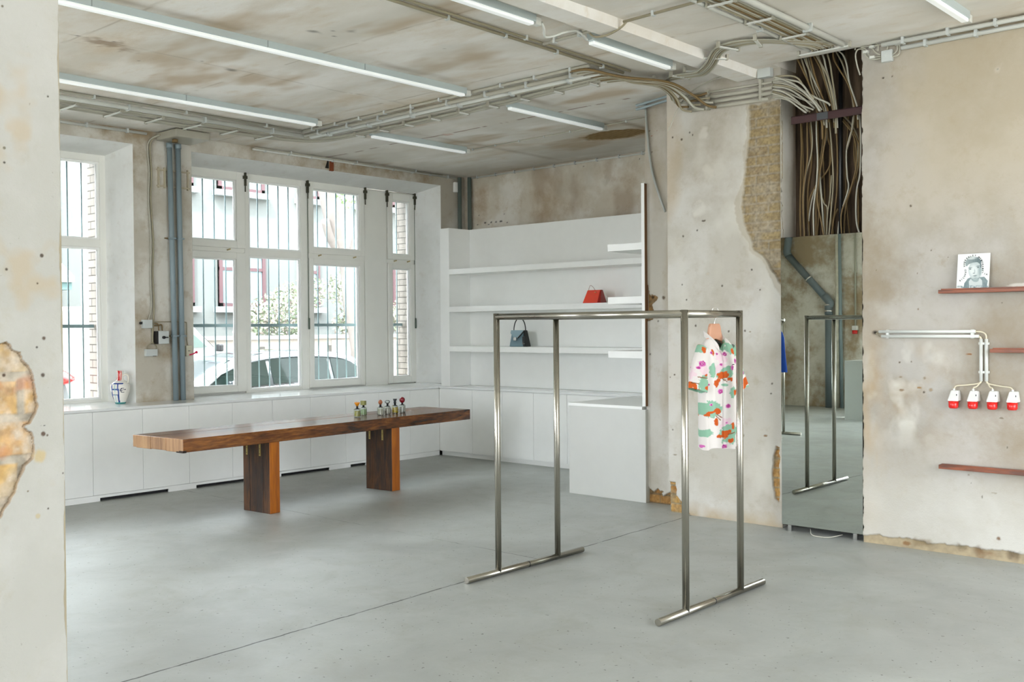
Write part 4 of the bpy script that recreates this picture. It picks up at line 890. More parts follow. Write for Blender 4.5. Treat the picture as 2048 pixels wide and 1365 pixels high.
# ================================================================ HANDBAGS ON THE SHELVES
hx, hy, hz = 1.775, -.84, 1.4085
bag = thing('handbag', 'small blue-grey structured handbag with black side, silver clasp and arched handle on the lower shelf', 'handbag', (hx, hy, hz))
sl = simple('slate_leather', '#66808a', .42, var=.06, vscale=20); bl = simple('black_leather', '#0f1114', .35)
def trap(x0, x1, X0, X1, z0, z1, y0, y1, Y0, Y1): # bottom x0..x1 y0..y1 top X0..X1 Y0..Y1
    return [(x0, y0, z0), (x1, y0, z0), (x1, y1, z0), (x0, y1, z0), (X0, Y0, z1), (X1, Y0, z1), (X1, Y1, z1), (X0, Y1, z1)]
BF = [(0, 3, 2, 1), (4, 5, 6, 7), (0, 1, 5, 4), (1, 2, 6, 5), (2, 3, 7, 6), (3, 0, 4, 7)]
MB().add(trap(hx-.135, hx+.085, hx-.115, hx+.07, hz, hz+.2, hy-.06, hy+.05, hy-.03, hy+.02), BF).build('bag_body', sl, bag, bevel=.01)
MB().add(trap(hx+.086, hx+.125, hx+.071, hx+.095, hz, hz+.2, hy-.06, hy+.05, hy-.03, hy+.02), BF).build('gusset', bl, bag, bevel=.008)
mb = MB(); yf = hy-.062; mb.prism([(hx-.12, hy-.036, hz+.2), (hx+.088, hy-.036, hz+.2), (hx+.078, hy-.05, hz+.165), (hx+.0, hy-.062, hz+.105), (hx-.045, hy-.062, hz+.105), (hx-.118, hy-.05, hz+.165)], (0, -.006, 0)); fl = mb.build('flap', simple('slate_leather_flap', '#78919a', .4), bag, bevel=.002)
mb = MB(); mb.tube([(hx+.094, hy-.045, hz+.19), (hx+.012, hy-.068, hz+.105)], .007, 6); mb.build('flap_edge', bl, bag)
mb = MB(); mb.box(hx-.052, hx-.008, hy-.078, hy-.062, hz+.075, hz+.115); mb.build('clasp', simple('silver_clasp', '#d9dad6', .25, metal=.6), bag, bevel=.003)
mb = MB(); mb.box(hx+.092, hx+.13, hy-.078, hy-.066, hz+.03, hz+.125); tg_ = mb.build('luggage_tag', bl, bag, bevel=.004)
MB().box(hx+.094, hx+.128, hy-.081, hy-.078, hz+.036, hz+.042).build('tag_bar', M_['chrome'], tg_); MB().box(hx+.1, hx+.122, hy-.081, hy-.078, hz+.052, hz+.057).build('tag_print', M_['chrome'], tg_)
MB().tube(smooth_path([(hx+dx, hy-.005, hz+dz) for dx, dz in ((-.105, .19), (-.102, .235), (-.085, .29), (-.05, .335), (-.012, .35), (.03, .335), (.066, .29), (.082, .235), (.084, .19))]), .0065, 8).build('handle', bl, bag)
rx_, ry_, rz_ = 2.93, -.86, 1.9125
rb = thing('red_bag', 'small glossy red trapezoid handbag on the middle shelf', 'handbag', (rx_, ry_, rz_))
rl = simple('red_patent_leather', '#e63a1e', .1, spec=.8, coat=1, var=.1, vscale=7)
MB().add(trap(rx_-.13, rx_+.125, rx_-.1, rx_+.1, rz_, rz_+.15, ry_-.07, ry_+.06, ry_-.012, ry_+.012), BF).build('bag_body', rl, rb, bevel=.006)
MB().add(trap(rx_+.085, rx_+.127, rx_+.085, rx_+.102, rz_+.002, rz_+.148, ry_-.073, ry_+.05, ry_-.016, ry_+.01), BF).build('gusset', simple('dark_red_leather', '#8c1a12', .25), rb)
MB().tube(smooth_path([(rx_+dx, ry_, rz_+dz) for dx, dz in ((-.09, .13), (-.088, .165), (-.075, .195), (-.06, .203), (-.03, .185), (.0, .15))]), .0028, 6).build('handle', simple('thin_red_cord', '#a88a84', .4), rb)
MB().tube([(rx_+.03, ry_-.03, rz_+.122), (rx_+.03, ry_-.04, rz_+.122)], .006, 8).build('stud', M_['silver'], rb)

# ================================================================ STEEL CLOTHES RACK
R1, R2, Y1, Y2, HR = 5.4031, 6.8572, -5.1632, -4.5462, 1.739
rack = thing('clothes_rack', 'brushed steel tube clothes rack standing on two floor bars in the middle of the room', 'clothes rack', ((R1+R2)/2, -4.85, 0))
st = M_['steel']; r_ = .0205
for X, a, b_ in ((R1, -5.466, -4.264), (R2, -5.446, -4.267)):
    mb = MB().tube([(X, a, r_+.001), (X, b_, r_+.001)], r_, 28); o = mb.build('floor_bar', st, rack)
    MB().tube([(X, -4.868, r_+.001), (X, -4.86, r_+.001)], r_*1.03, 28).build('joint_ring', M_['black'], o)
for X in (R1, R2):
    for Y in (Y1, Y2): MB().tube([(X, Y, r_), (X, Y, HR-.0)], r_*1.01, 28).build('post', st, rack)
    MB().tube([(X, Y1, HR-r_-.001), (X, Y2, HR-r_-.001)], r_, 28).build('side_bar', st, rack)
for Y in (Y1, Y2): MB().tube([(R1, Y, HR-r_-.001), (R2, Y, HR-r_-.001)], r_, 28).build('top_bar', st, rack)

# ================================================================ FLOWERED COAT ON ITS HANGER
AC = math.radians(76); cw = Vector((math.cos(AC), math.sin(AC), 0)); cn = Vector((math.sin(AC), -math.cos(AC), 0))
hk = at(1429, 628, 'Y', Y2); CC = Vector((hk.x, Y2, 0)); zn = 1.60
def cp(u, z, d=0): return CC+cw*u+cn*d+Vector((0, 0, z))
hg = thing('coat_hanger', 'peach wooden hanger with wire hook on the rack top bar', 'hanger', tuple(cp(0, 1.6)))
MB().tube(smooth_path([cp(-.02, 1.738+.004), cp(-.012, 1.757), cp(.012, 1.763), cp(.03, 1.745), cp(.028, 1.715), cp(.008, 1.69), cp(0, 1.665), cp(0, 1.63)], 5), .0022, 6).build('hook', M_['chrome'], hg)
pts = [(-.045, 1.64), (-.035, 1.66), (.035, 1.66), (.045, 1.64), (.055, 1.585), (.10, 1.53), (.10, 1.515), (.05, 1.55), (0, 1.565), (-.05, 1.55), (-.08, 1.515), (-.08, 1.53), (-.055, 1.585)]
MB().prism([tuple(cp(u, z, -.014)) for u, z in pts], tuple(cn*.024)).build('hanger_body', simple('peach_wood', '#d9a283', .45), hg, bevel=.004)
def px_uz(cx, cy):
    q = atp(1340+.2344*cx, 620+.2344*cy, tuple(cp(0, 0, .05)), tuple(cn)); d = q-CC; return d.x*cw.x+d.y*cw.y, q.z
def coatcol(u, z):
    col = np.ones(u.shape+(4,)); col[..., :3] = rgb('#d5cfca')
    def blob(cx, cy, rx, ry, c, rag=.35, seed=0, tilt=0):
        U, Z = px_uz(cx, cy); k = .2344/F*6.45; ru, rz = rx*k/.8, ry*k*1.02
        du, dz = u-U, z-Z; du, dz = du+tilt*dz, dz
        e = np.hypot(du/ru, dz/rz)+rag*(fbm(u*75+seed, z*75, 101)-.5)*2.6; col[e < 1, :3] = rgb(c) if isinstance(c, str) else c
    for (x, y, a, b_) in [(410, 500, 42, 52), (290, 520, 34, 60), (455, 980, 36, 60), (420, 410, 40, 40), (250, 740, 60, 26), (210, 520, 30, 60), (350, 830, 20, 40)]: blob(x, y, a, b_, '#d9c0c7', .5)
    for (x, y, a, b_) in [(470, 525, 60, 50), (280, 645, 48, 80), (515, 705, 48, 48), (350, 850, 92, 62), (495, 1055, 85, 82), (325, 1055, 42, 30), (505, 330, 40, 50), (450, 290, 32, 60), (160, 790, 14, 22), (560, 340, 30, 60), (430, 560, 50, 30), (320, 190, 18, 16), (290, 330, 40, 40), (260, 800, 18, 22), (355, 520, 18, 60), (440, 640, 20, 10)]: blob(x, y, a, b_, '#84ae95', .3, 5)
    for (x, y, a, b_, t_) in [(268, 312, 20, 22, 0), (303, 285, 14, 16, 0), (304, 340, 12, 24, 0), (340, 202, 12, 20, .5), (425, 298, 20, 26, 0), (455, 262, 10, 26, .3), (530, 352, 18, 26, 0), (425, 562, 42, 26, 0), (482, 590, 28, 16, 0), (384, 625, 20, 30, 0), (300, 668, 20, 18, 0), (188, 612, 16, 20, 0), (185, 680, 30, 26, 0), (172, 740, 22, 36, 0), (245, 772, 62, 10, -1.2), (392, 862, 24, 26, 0), (345, 880, 26, 12, 0), (386, 960, 18, 32, 0), (288, 990, 24, 24, 0), (452, 1060, 26, 34, 0), (408, 1080, 24, 14, 0), (488, 1112, 18, 24, 0), (500, 985, 14, 24, 0), (542, 702, 15, 20, 0), (612, 690, 16, 30, 0), (618, 745, 14, 22, 0), (365, 362, 14, 26, 0), (250, 795, 18, 10, 0), (200, 640, 22, 26, 0), (232, 700, 16, 20, 0), (300, 560, 14, 12, 0), (330, 900, 18, 14, 0), (408, 870, 16, 22, 0), (470, 1040, 20, 18, 0), (430, 540, 30, 14, 0), (400, 600, 16, 18, 0), (285, 1215, 8, 26, 0), (440, 1217, 18, 7, 0), (560, 690, 12, 16, 0)]: blob(x, y, a, b_, '#bf5418', .45, 9, t_)
    for i, (x, y, a) in enumerate([(280, 462, 23), (256, 496, 12), (204, 530, 12), (450, 378, 16), (504, 494, 21), (545, 440, 20), (417, 696, 19), (463, 820, 17), (300, 1176, 22), (447, 1167, 19), (396, 1196, 13), (323, 278, 14), (414, 468, 11), (354, 366, 12), (395, 378, 9), (335, 640, 9), (350, 812, 9), (458, 962, 9), (268, 735, 10), (620, 600, 12)]):
        blob(x, y, a, a*1.05, '#d98fc0' if a < 14 else '#c565a8', .35, 17); blob(x, y, a*.72, a*.78, '#a63a82', .8, 23)
        U, Z = px_uz(x, y); an = np.arctan2(z-Z, (u-U)*1.0); rr = np.hypot((u-U)/.72, z-Z); k = a*.2344/F*6.45
        if a > 14: col[(rr < k*.7) & (np.abs(np.sin(an*2.5)) < .22), :3] = rgb('#e9c9dc')
    for U, Z, a_, c_ in ((.20, 1.37, .03, '#84ae95'), (.17, 1.43, .03, '#84ae95'), (.215, 1.30, .026, '#bf5418'), (.19, 1.27, .02, '#bf5418'), (.235, 1.25, .024, '#84ae95'), (.18, 1.35, .014, '#a63a82')):
        col[np.hypot(u-U, z-Z)+.02*(fbm(u*60, z*60, 131)-.5) < a_, :3] = rgb(c_)
    for (x0, y0, x1, y1) in [(390, 890, 430, 920), (470, 1060, 520, 1040), (430, 590, 450, 610), (240, 575, 310, 585), (210, 625, 235, 632), (380, 905, 420, 940)]:
        a, b_ = px_uz(x0, y0), px_uz(x1, y1); t_ = np.clip(((u-a[0])*(b_[0]-a[0])+(z-a[1])*(b_[1]-a[1]))/((b_[0]-a[0])**2+(b_[1]-a[1])**2), 0, 1)
        col[np.hypot(u-a[0]-t_*(b_[0]-a[0]), z-a[1]-t_*(b_[1]-a[1])) < .003, :3] = rgb('#7a4a26')
    return col
coatm = attrmat('printed_cotton', .8, bump=.15)
def surf(rings, name, parent, closed=True):
    """rings: list of (u,z,d) arrays -> sheet"""
    A = np.array(rings); n, m, _ = A.shape
    P_ = np.array(CC)+A[..., 0:1]*np.array(cw)+A[..., 2:3]*np.array(cn); P_[..., 2] += A[..., 1]
    idx = np.arange(n*m).reshape(n, m); nx = np.roll(idx, -1, 1) if closed else idx
    q = np.stack([idx[:-1], nx[:-1], nx[1:], idx[1:]], -1) if closed else np.stack([idx[:-1, :-1], idx[:-1, 1:], idx[1:, 1:], idx[1:, :-1]], -1)
    q = q.reshape(-1, 4); me = bpy.data.meshes.new(name); me.from_pydata(P_.reshape(-1, 3).tolist(), [], q.tolist()); me.update()
    me.polygons.foreach_set('use_smooth', np.ones(len(q), bool))
    c = coatcol(A[..., 0], A[..., 1]); a = me.color_attributes.new('Col', 'FLOAT_COLOR', 'POINT'); a.data.foreach_set('color', c.reshape(-1).astype('f4'))
    me.materials.append(coatm); o = bpy.data.objects.new(name, me); sc.collection.objects.link(o); o.parent = parent; o.matrix_parent_inverse = Matrix.Translation(-Vector(parent.location))
    s_ = o.modifiers.new('thickness', 'SOLIDIFY'); s_.thickness = .002; return o
coat = thing('floral_coat', 'short white kimono-style coat with green, orange and pink flowers hanging on the steel rack', 'coat', tuple(cp(0, .88)))
th = np.linspace(0, 2*math.pi, 260, endpoint=False)
rings = []
for z in np.linspace(1.575, .885, 230):
    k = (1.575-z)/.69
    sh_ = min(1, ((1.575-z)/.075))**.55; hw = .045+(.142-.045)*sh_ - .008*math.exp(-((z-1.38)/.1)**2)+.004*k
    dp_ = .028+.05*min(1, (1.575-z)/.15)-.012*k
    fold = .012*k*np.sin(th*5+1)+.007*np.sin(th*9+k*3)*min(1, k*3)
    u = hw*np.sign(np.cos(th))*np.abs(np.cos(th))**.75; d = (dp_+fold)*np.sin(th)
    front = np.sin(th) > 0; zz_ = np.full_like(th, z)
    zz_ = zz_-np.where(front, .07*np.clip(1-np.abs(u)/.05, 0, 1)*max(0, 1-k*6), 0)
    d = d+np.where(front & (u > -.012), .006, 0)-np.where(front & (np.abs(u+.014) < .005), .008, 0)
    zz_ = zz_+(.006*np.sin(th*4))*k
    rings.append(np.stack([u+.012+.012*k, zz_, d], -1))
surf(rings, 'coat_body', coat)
def sleeve(s):
    rings = []
    for t_ in np.linspace(0, 1, 110):
        cu = s*(.105+.075*t_**.8)+.012; cz = 1.50-.25*t_; ang = math.radians(40-24*t_)
        ru, rd = .05+.02*t_, .042+.012*t_; th2 = np.linspace(0, 2*math.pi, 120, endpoint=False)
        ca, sa = math.cos(ang), math.sin(ang); a_ = ru*np.cos(th2)
        u = cu+s*a_*ca; z = cz+a_*sa*1.0; d = rd*np.sin(th2)+.006*np.sin(th2*5+t_*4)*t_+.015*t_
        rings.append(np.stack([u, z, d], -1))
    return surf(rings, 'sleeve', coat)
sleeve(-1); sleeve(1)
for s in (-1, 1):   # stand-up collar halves
    R_ = []
    for t_ in np.linspace(0, 1, 24):
        a_ = np.linspace(math.radians(200 if s < 0 else 340), math.radians(90), 40); r1 = .052+.008*t_
        u = r1*np.cos(a_)*1.0*(1) if True else 0
        a2 = np.linspace(0, 1, 40); u = s*(.012+.05*np.sin(a2*math.pi/2)); d = .055-.085*a2**1.5; z = 1.495+.085*a2**.7+.04*t_-.02*(1-a2)
        R_.append(np.stack([u+s*.006*t_, z, d], -1))
    surf(R_, 'collar', coat, closed=False)
MB().obox(cp(.075, 1.405, .085), cw, cn, (0, 0, 1), .008, .001, .0025).build('brand_tab', M_['black'], coat)

# ================================================================ MIRROR
mir = thing('wall_mirror', 'tall frameless mirror leaning in the alcove between pillar and ledge wall', 'mirror', (6.45, -2.59, .05))
MB().box(6.132, 6.80, -2.605, -2.601, .052, 2.343).build('mirror_glass', M_['mirror'], mir)
MB().box(6.13, 6.80, -2.6005, -2.585, .05, 2.345).build('backing', simple('mirror_backing', '#2b2015', .7), mir)
for x in (6.18, 6.72): MB().box(x, x+.03, -2.598, -2.56, 0, .05).build('foot', M_['chrome'], mir)
tag(MB().tube(smooth_path([(6.35, -2.55, .03), (6.42, -2.66, .006), (6.55, -2.66, .006), (6.62, -2.56, .02)]), .004, 6).build('floor_cable', M_['cablel']), 'thin pale cable looping out from under the mirror', 'cable')

# ================================================================ LEDGES, BOOK, SOCKETS ON THE RIGHT WALL
def ledge(x0, z0, z1, label):
    t = thing('wall_ledge', label, 'shelf', ((x0+9)/2, RY, z0), 'narrow red-brown wooden ledges')
    MB().box(x0, 9.2, RY-.085, RY-.002, z0, z1-.008).build('board', M_['ledge'], t, bevel=.002)
    MB().box(x0+.02, 9.2, RY-.085, RY-.075, z1-.008, z1).build('front_lip', M_['ledge'], t); return t
ledge(7.40, 1.862, 1.895, 'red-brown wooden ledge holding the portrait book, topmost of three')
ledge(7.745, 1.447, 1.480, 'short visible end of a red-brown wooden ledge right of the white conduits')
ledge(7.40, .618, .655, 'red-brown wooden ledge near the floor, lowest of three')
# book, leaning back against the wall
bx0, bx1, bz0, bz1 = 7.515, 7.728, 1.888, 2.136
BYb, BYt = RY-.055, RY-.018
book = thing('portrait_book', 'white book with grey portrait of a young man leaning on the top ledge', 'book', (7.62, RY-.05, bz0))
mb = MB(); mb.add([(bx0, BYb, bz0), (bx1, BYb, bz0), (bx1, BYb+.014, bz0), (bx0, BYb+.014, bz0), (bx0, BYt, bz1), (bx1, BYt, bz1), (bx1, BYt+.014, bz1), (bx0, BYt+.014, bz1)], BF); mb.build('book_block', simple('book_paper', '#dfe1dd', .6), book)
BW, BH = bx1-bx0, bz1-bz0; bV = Vector((0, BYt-BYb, BH)).normalized(); bL = math.hypot(BYt-BYb, BH)
def f_book(u, v):
    x = u/BW; y = v/bL; col = np.ones(u.shape+(4,)); col[..., :3] = rgb('#e2e5e2')
    def el(cx, cy, rx, ry, c, tilt=0, soft=.15, ym=1):
        dx, dy = x-cx, y-cy; dx, dy = dx*math.cos(tilt)+dy*math.sin(tilt), -dx*math.sin(tilt)+dy*math.cos(tilt)
        e = np.hypot(dx/rx, dy/ry); m = np.clip((1-e)/soft, 0, 1)*ym; col[..., :3] = lerp(col[..., :3], np.array(rgb(c)), m)
    # jacket, shirt, neck
    jk = inpoly(x, y, [(.22, 0), (.24, .17), (.34, .30), (.42, .33), (.72, .33), (.86, .34), (.98, .22), (.95, 0)]); col[..., :3] = lerp(col[..., :3], np.array(rgb('#5d7478')), np.clip(-jk/.01, 0, 1)*(.75+.25*fbm(x*20, y*20, 111)))
    sh2 = inpoly(x, y, [(.40, 0), (.38, .22), (.44, .30), (.55, .22), (.68, .34), (.80, .24), (.82, .06), (.80, 0)]); col[..., :3] = lerp(col[..., :3], np.array(rgb('#c3cbca')), np.clip(-sh2/.01, 0, 1))
    col[..., :3] = lerp(col[..., :3], np.array(rgb('#728a90')), np.clip(.11-y, 0, .02)/.02*np.clip(fbm(x*24, y*20, 112)*4-1.9, 0, 1))
    el(.58, .34, .15, .14, '#8d9c9c'); el(.60, .24, .1, .05, '#9aa8a8')
    el(.56, .53, .215, .27, '#b9c3c2', .12, .08)                    # face
    el(.51, .52, .16, .2, '#d3d9d7', .12, .5); el(.72, .5, .07, .22, '#8f9fa0', .1, .6, .7)
    # hair
    hr2 = inpoly(x+.02*(fbm(x*18, y*18, 113)-.5), y, [(.26, .66), (.24, .76), (.30, .86), (.45, .92), (.62, .90), (.74, .80), (.76, .60), (.72, .58), (.70, .70), (.62, .75), (.48, .74), (.36, .70), (.30, .64)])
    col[..., :3] = lerp(col[..., :3], lerp(np.broadcast_to(rgb('#97a3a2'), u.shape+(3,)), np.array(rgb('#5f7073')), np.clip((x-.35)*2+.5*fbm(x*30, y*8, 114), 0, 1)), np.clip(-hr2/.008, 0, 1))
    el(.43, .88, .2, .06, '#c2c9c7', 0, .6)
    for ex, ey in ((.41, .565), (.655, .605)):
        el(ex, ey+.035, .085, .014, '#6d7c7d', .1, .5); el(ex, ey, .05, .016, '#5c6a6c', .1, .5); el(ex, ey-.001, .017, .014, '#2e3a3c', 0, .4)
    el(.555, .50, .03, .09, '#aab6b5', .08, .8); el(.53, .445, .05, .018, '#7f8d8e', .1, .6); el(.57, .345+.03, .085, .014, '#6a7879', .1, .5); el(.575, .352, .06, .014, '#98a4a4', .1, .6); el(.585, .30, .1, .025, '#93a1a1', .1, .8)
    el(.80, .54, .03, .06, '#a9b4b3', .1, .3)
    return np.zeros(u.shape), col
grid('book_cover', (bx0, BYb-.0008, bz0), (1, 0, 0), tuple(bV), BW, bL, 150, 170, f_book, attrmat('printed_cover', .55), book)
txt = 'RICHARD HABBERLEY MEMORABILIA'
path = [(.08, .225), (.155, .275), (.225, .33), (.262, .42), (.275, .50), (.24, .60), (.215, .70), (.235, .80), (.30, .875), (.41, .925), (.51, .945), (.63, .91), (.71, .845), (.765, .77), (.79, .68), (.80, .60), (.80, .52), (.815, .45), (.88, .41), (.96, .39)]
pv = [Vector((a*BW, b_*bL, 0)) for a, b_ in path]; pv = smooth_path(pv, 12); Ls = [0]
for a, b_ in zip(pv, pv[1:]): Ls.append(Ls[-1]+(b_-a).length)
let = MB()
for i, ch in enumerate(txt):
    if ch == ' ': continue
    s_ = Ls[-1]*(i+.5)/len(txt); k = min(max(int(np.searchsorted(Ls, s_)), 1), len(pv)-1); P_ = pv[k]; T_ = (pv[min(k+2, len(pv)-1)]-pv[max(k-2, 0)]).normalized(); N_ = Vector((-T_.y, T_.x, 0))
    cu = bpy.data.curves.new('char', 'FONT'); cu.body = ch; cu.size = .0165; cu.align_x = 'CENTER'; cu.offset = .0005; cu.resolution_u = 2
    to = bpy.data.objects.new('char', cu); sc.collection.objects.link(to); dg = bpy.context.evaluated_depsgraph_get(); me = to.evaluated_get(dg).to_mesh()
    vs = []
    for v in me.vertices:
        p2 = P_+T_*v.co.x+N_*(v.co.y-.005); vs.append((bx0+p2.x, BYb-.0016+bV.y*p2.y, bz0+bV.z*p2.y))
    let.add(vs, [tuple(p.vertices) for p in me.polygons]); to.to_mesh_clear() if hasattr(to, 'to_mesh_clear') else None
    sc.collection.objects.unlink(to); bpy.data.objects.remove(to); bpy.data.curves.remove(cu)
let.build('cover_lettering', simple('ink_black', '#0c0d0f', .6), book)

# paired white conduits leading to the sockets
cd = thing('conduit_pair', 'two parallel white conduits turning down to the red-capped sockets', 'conduit', (7.3, RY, 1.58))
zt_, zb_ = 1.592, 1.558
for z, x1 in ((zt_, 7.632), (zb_, 7.655)): MB().tube([(6.945 if z == zt_ else 6.965, RY-.016, z), (x1, RY-.016, z)], .0115, 12).build('horizontal_tube', M_['conduitw'], cd)
for x in (7.668, 7.703): MB().tube([(x, RY-.016, 1.54), (x, RY-.016, 1.245)], .0115, 12).build('vertical_tube', M_['conduitw'], cd)
MB().tube(smooth_path([(7.625, RY-.016, zt_), (7.675, RY-.016, zt_-.005), (7.70, RY-.016, zt_-.025), (7.703, RY-.016, 1.53)]), .0055, 8).build('bend_wire', simple('cream_wire', '#d6cdb4', .5), cd)
MB().tube(smooth_path([(7.64, RY-.016, zb_), (7.662, RY-.016, zb_-.006), (7.668, RY-.016, 1.53)]), .0075, 8).build('bend_wire', simple('cream_wire', '#d6cdb4', .5), cd)
for z, y_ in ((zt_, 0), (zb_, 0)): MB().tube(smooth_path([(6.95, RY-.016, z), (6.925, RY-.014, (zt_+zb_)/2+.004), (6.915, RY+.01, (zt_+zb_)/2)]), .004, 6).build('bend_wire', M_['cable'], cd)
for x in (7.0, 7.6): MB().box(x, x+.02, RY-.022, RY, zb_-.014, zt_+.014).build('clip', M_['conduitw'], cd)
for z in (1.5, 1.3): MB().box(7.652, 7.72, RY-.02, RY, z, z+.016).build('clip', M_['conduitw'], cd)
wh = simple('socket_white', '#dcdcd8', .4)
pos = ['leftmost of the four', 'second from the left of the four', 'third from the left of the four', 'rightmost of the four']
for i, px in enumerate((1908, 1946.5, 1985.5, 2025.5)):
    q = at(px, 781+i*.8, 'Y', RY-.04); x, z = q.x, q.z
    t = thing('power_socket', 'white hooded power socket with red cap, '+pos[i], 'socket', (x, RY, z), 'red-capped sockets on the ledge wall')
    MB().add(trap(x-.034, x+.040, x-.022, x+.030, z-.075, z+.0, RY-.085, RY-.0, RY-.045, RY), BF).build('housing', wh, t, bevel=.008)
    MB().tube([(x-.002, RY-.045, z-.072), (x-.001, RY-.047, z-.118), (x-.001, RY-.047, z-.127)], [.0345, .033, .026], 20).build('red_cap', M_['red'], t)
    MB().tube([(x-.0, RY-.04, z-.002), (x, RY-.04, z+.012)], .008, 8).build('gland', wh, t)
    MB().obox((x+.030, RY-.078, z-.03), (1, 0, 0), (0, 1, 0), (0, 0, 1), .0025, .002, .006).build('screw', M_['black'], t)
    sx = 7.668 if i < 2 else 7.703
    MB().tube(smooth_path([(sx, RY-.016, 1.25), (sx+(-.01 if i < 2 else .012), RY-.02, 1.23), (x+(sx-x)*.45, RY-.03, 1.215 if i in (0, 3) else 1.208), (x+(sx-x)*.1, RY-.04, 1.208 if i in (0, 3) else 1.2), (x, RY-.04, z+.01)]), .005, 6).build('feed_wire', simple('cream_wire', '#d6cdb4', .5), t)

# ================================================================ CEILING LIGHTS
def light(x, y0, y1, label, joints=(), cap=None):
    t = thing('ceiling_light', label, 'ceiling light', (x, (y0+y1)/2, CEIL), 'fluorescent battens on the ceiling')
    MB().box(x-.022, x+.028, y0, y1, 3.682, CEIL+.012).build('housing', M_['lamph'], t, bevel=.002)
    MB().box(x-.024, x+.026, y0+.02, y1-.02, 3.656, 3.682).build('diffuser', M_['lamp'], t, bevel=.008)
    for j in joints: MB().box(x-.0265, x+.0305, j-.003, j+.003, 3.681, CEIL+.012).build('joint', simple('joint_grey', '#8b9494', .6), t)
    MB().box(x-.02, x+.024, y1, y1+.055, 3.665, 3.715).build('end_cap', M_['conduitw'], t, bevel=.004); return t
light(3.74, -9.6, -3.76, 'longest fluorescent batten, crossing the ceiling above the timber table', (-7.1, -5.8, -4.9))
light(1.765, -9.6, -3.86, 'long fluorescent batten running beside the window wall', (-7.1, -5.3))
light(5.545, -9.2, -4.93, 'fluorescent batten at the top edge with a white flex hanging from its end', (-6.2,))
light(5.55, -4.33, -3.30, 'short fluorescent batten fed by the looped white flex')
light(3.665, -3.12, -1.68, 'short fluorescent batten above the shelving')
light(1.69, -3.10, -1.68, 'short fluorescent batten nearest the far window corner')
light(7.68, -6.5, -2.98, 'fluorescent batten ending at the conduits above the ledge wall')
tag(MB().tube(smooth_path([at(1083, 45, 'Z', 3.69), at(1088, 58, 'Z', 3.66), at(1090, 73, 'Z', 3.65), at(1108, 72, 'Z', 3.66), at(1130, 64, 'Z', 3.69), at(1150, 62, 'Z', 3.715), at(1162, 67, 'Z', 3.70), at(1174, 80, 'Z', 3.68)], 5), .009, 8).build('lamp_flex', M_['conduitw']), 'white looped flex joining two ceiling battens', 'cable')

# ================================================================ CONDUITS AND CABLES ON THE CEILING
def conduit(a, b_, r, label, mat='conduit', clips=5, group='conduits fixed to the ceiling', cat='conduit', clip_r=1.5):
    a, b_ = Vector(a), Vector(b_); t = thing('conduit', label, cat, tuple((a+b_)/2), group)
    MB().tube([a, b_], r, 10).build('tube', M_[mat], t)
    d = (b_-a).normalized()
    for k in range(clips):
        c_ = a+(b_-a)*(k+.5)/clips; up = Vector((0, 0, 1)); s_ = d.cross(up).normalized()
        MB().obox(c_+Vector((0, 0, .003)), d, s_, (0, 0, 1), .009, r*clip_r, r+.008).build('clip', M_['boxgrey'], t)
    return t
conduit((.045, -9, 3.685), (.045, -4.74, 3.695), .014, 'white conduit along the top of the window wall, left of the blue pipes', 'conduitw', 10)
conduit((.045, -3.45, 3.695), (.045, -.2, 3.695), .012, 'white conduit along the top of the wall above the wide window', 'conduitw', 10)
conduit((.085, -3.45, 3.705), (.085, -.5, 3.705), .009, 'thinner conduit lying beside the white one above the wide window', 'conduit', 3)
conduit((1.06, -9, 3.70), (1.06, -3.5, 3.70), .021, 'thick white conduit running beside the cable bundle near the window wall', 'conduitw', 7)
conduit((1.21, -9, 3.715), (1.21, -3.62, 3.715), .013, 'thin brownish conduit next to the thick white one near the window wall', 'conduit', 6)
conduit((1.2, -3.62, 3.715), (5.05, -3.68, 3.715), .013, 'thin conduit crossing the ceiling, edge nearest the long lamp', 'conduit', 10)
conduit((1.12, -3.52, 3.70), (5.02, -3.57, 3.70), .018, 'white conduit crossing the ceiling, second from the long lamp', 'conduit', 8)
conduit((1.1, -3.43, 3.70), (5.0, -3.48, 3.70), .022, 'thick white conduit crossing the ceiling beside the cable bundle', 'conduitw', 6)
conduit((1.0, -3.35, 3.705), (4.95, -3.40, 3.705), .014, 'thin white conduit crossing the ceiling between thick conduit and cable bundle', 'conduit', 6)
conduit((5.17, -8.5, 3.715), (5.10, -3.3, 3.715), .012, 'dusty brown conduit running lengthwise between two rows of lamps', 'cable', 9)
conduit((5.24, -8.5, 3.715), (5.17, -3.3, 3.715), .010, 'second dusty conduit running lengthwise beside the brown one', 'cable', 2)
conduit((5.2, -4.42, 3.705), (5.66, -4.44, 3.705), .012, 'short conduit stub beside the looped flex', 'conduit', 2)
conduit((5.95, -4.47, 3.70), (8.4, -4.55, 3.71), .010, 'thin conduit crossing the ceiling beyond the small beam', 'cable', 5)
tag(MB().tube(smooth_path([(5.62, -4.43, 3.705), (5.68, -4.43, 3.66), (5.8, -4.44, 3.65), (5.92, -4.46, 3.67), (5.98, -4.47, 3.70)]), .008, 6).build('beam_cable', M_['cable']), 'cable stepping over the small ceiling beam', 'cable')
conduit((1.5, -1.55, 3.722), (4.5, -1.66, 3.722), .006, 'thin cable with clips crossing the ceiling in front of the shelving wall', 'cablel', 8)
conduit((.12, -.04, 3.70), (4.56, -.04, 3.70), .011, 'white conduit along the top of the brown shelving wall', 'conduitw', 13)
for z, y_, n_, lab in ((3.70, RY-.06, 7, 'white ceiling conduit above the ledge wall, upper one of the pair'), (3.662, RY-.02, 6, 'white conduit above the ledge wall, lower one of the pair')):
    conduit((6.99 if n_ == 7 else 7.12, y_, z), (9.2, y_, z), .0165, lab, 'conduitw', n_, cat='conduit')
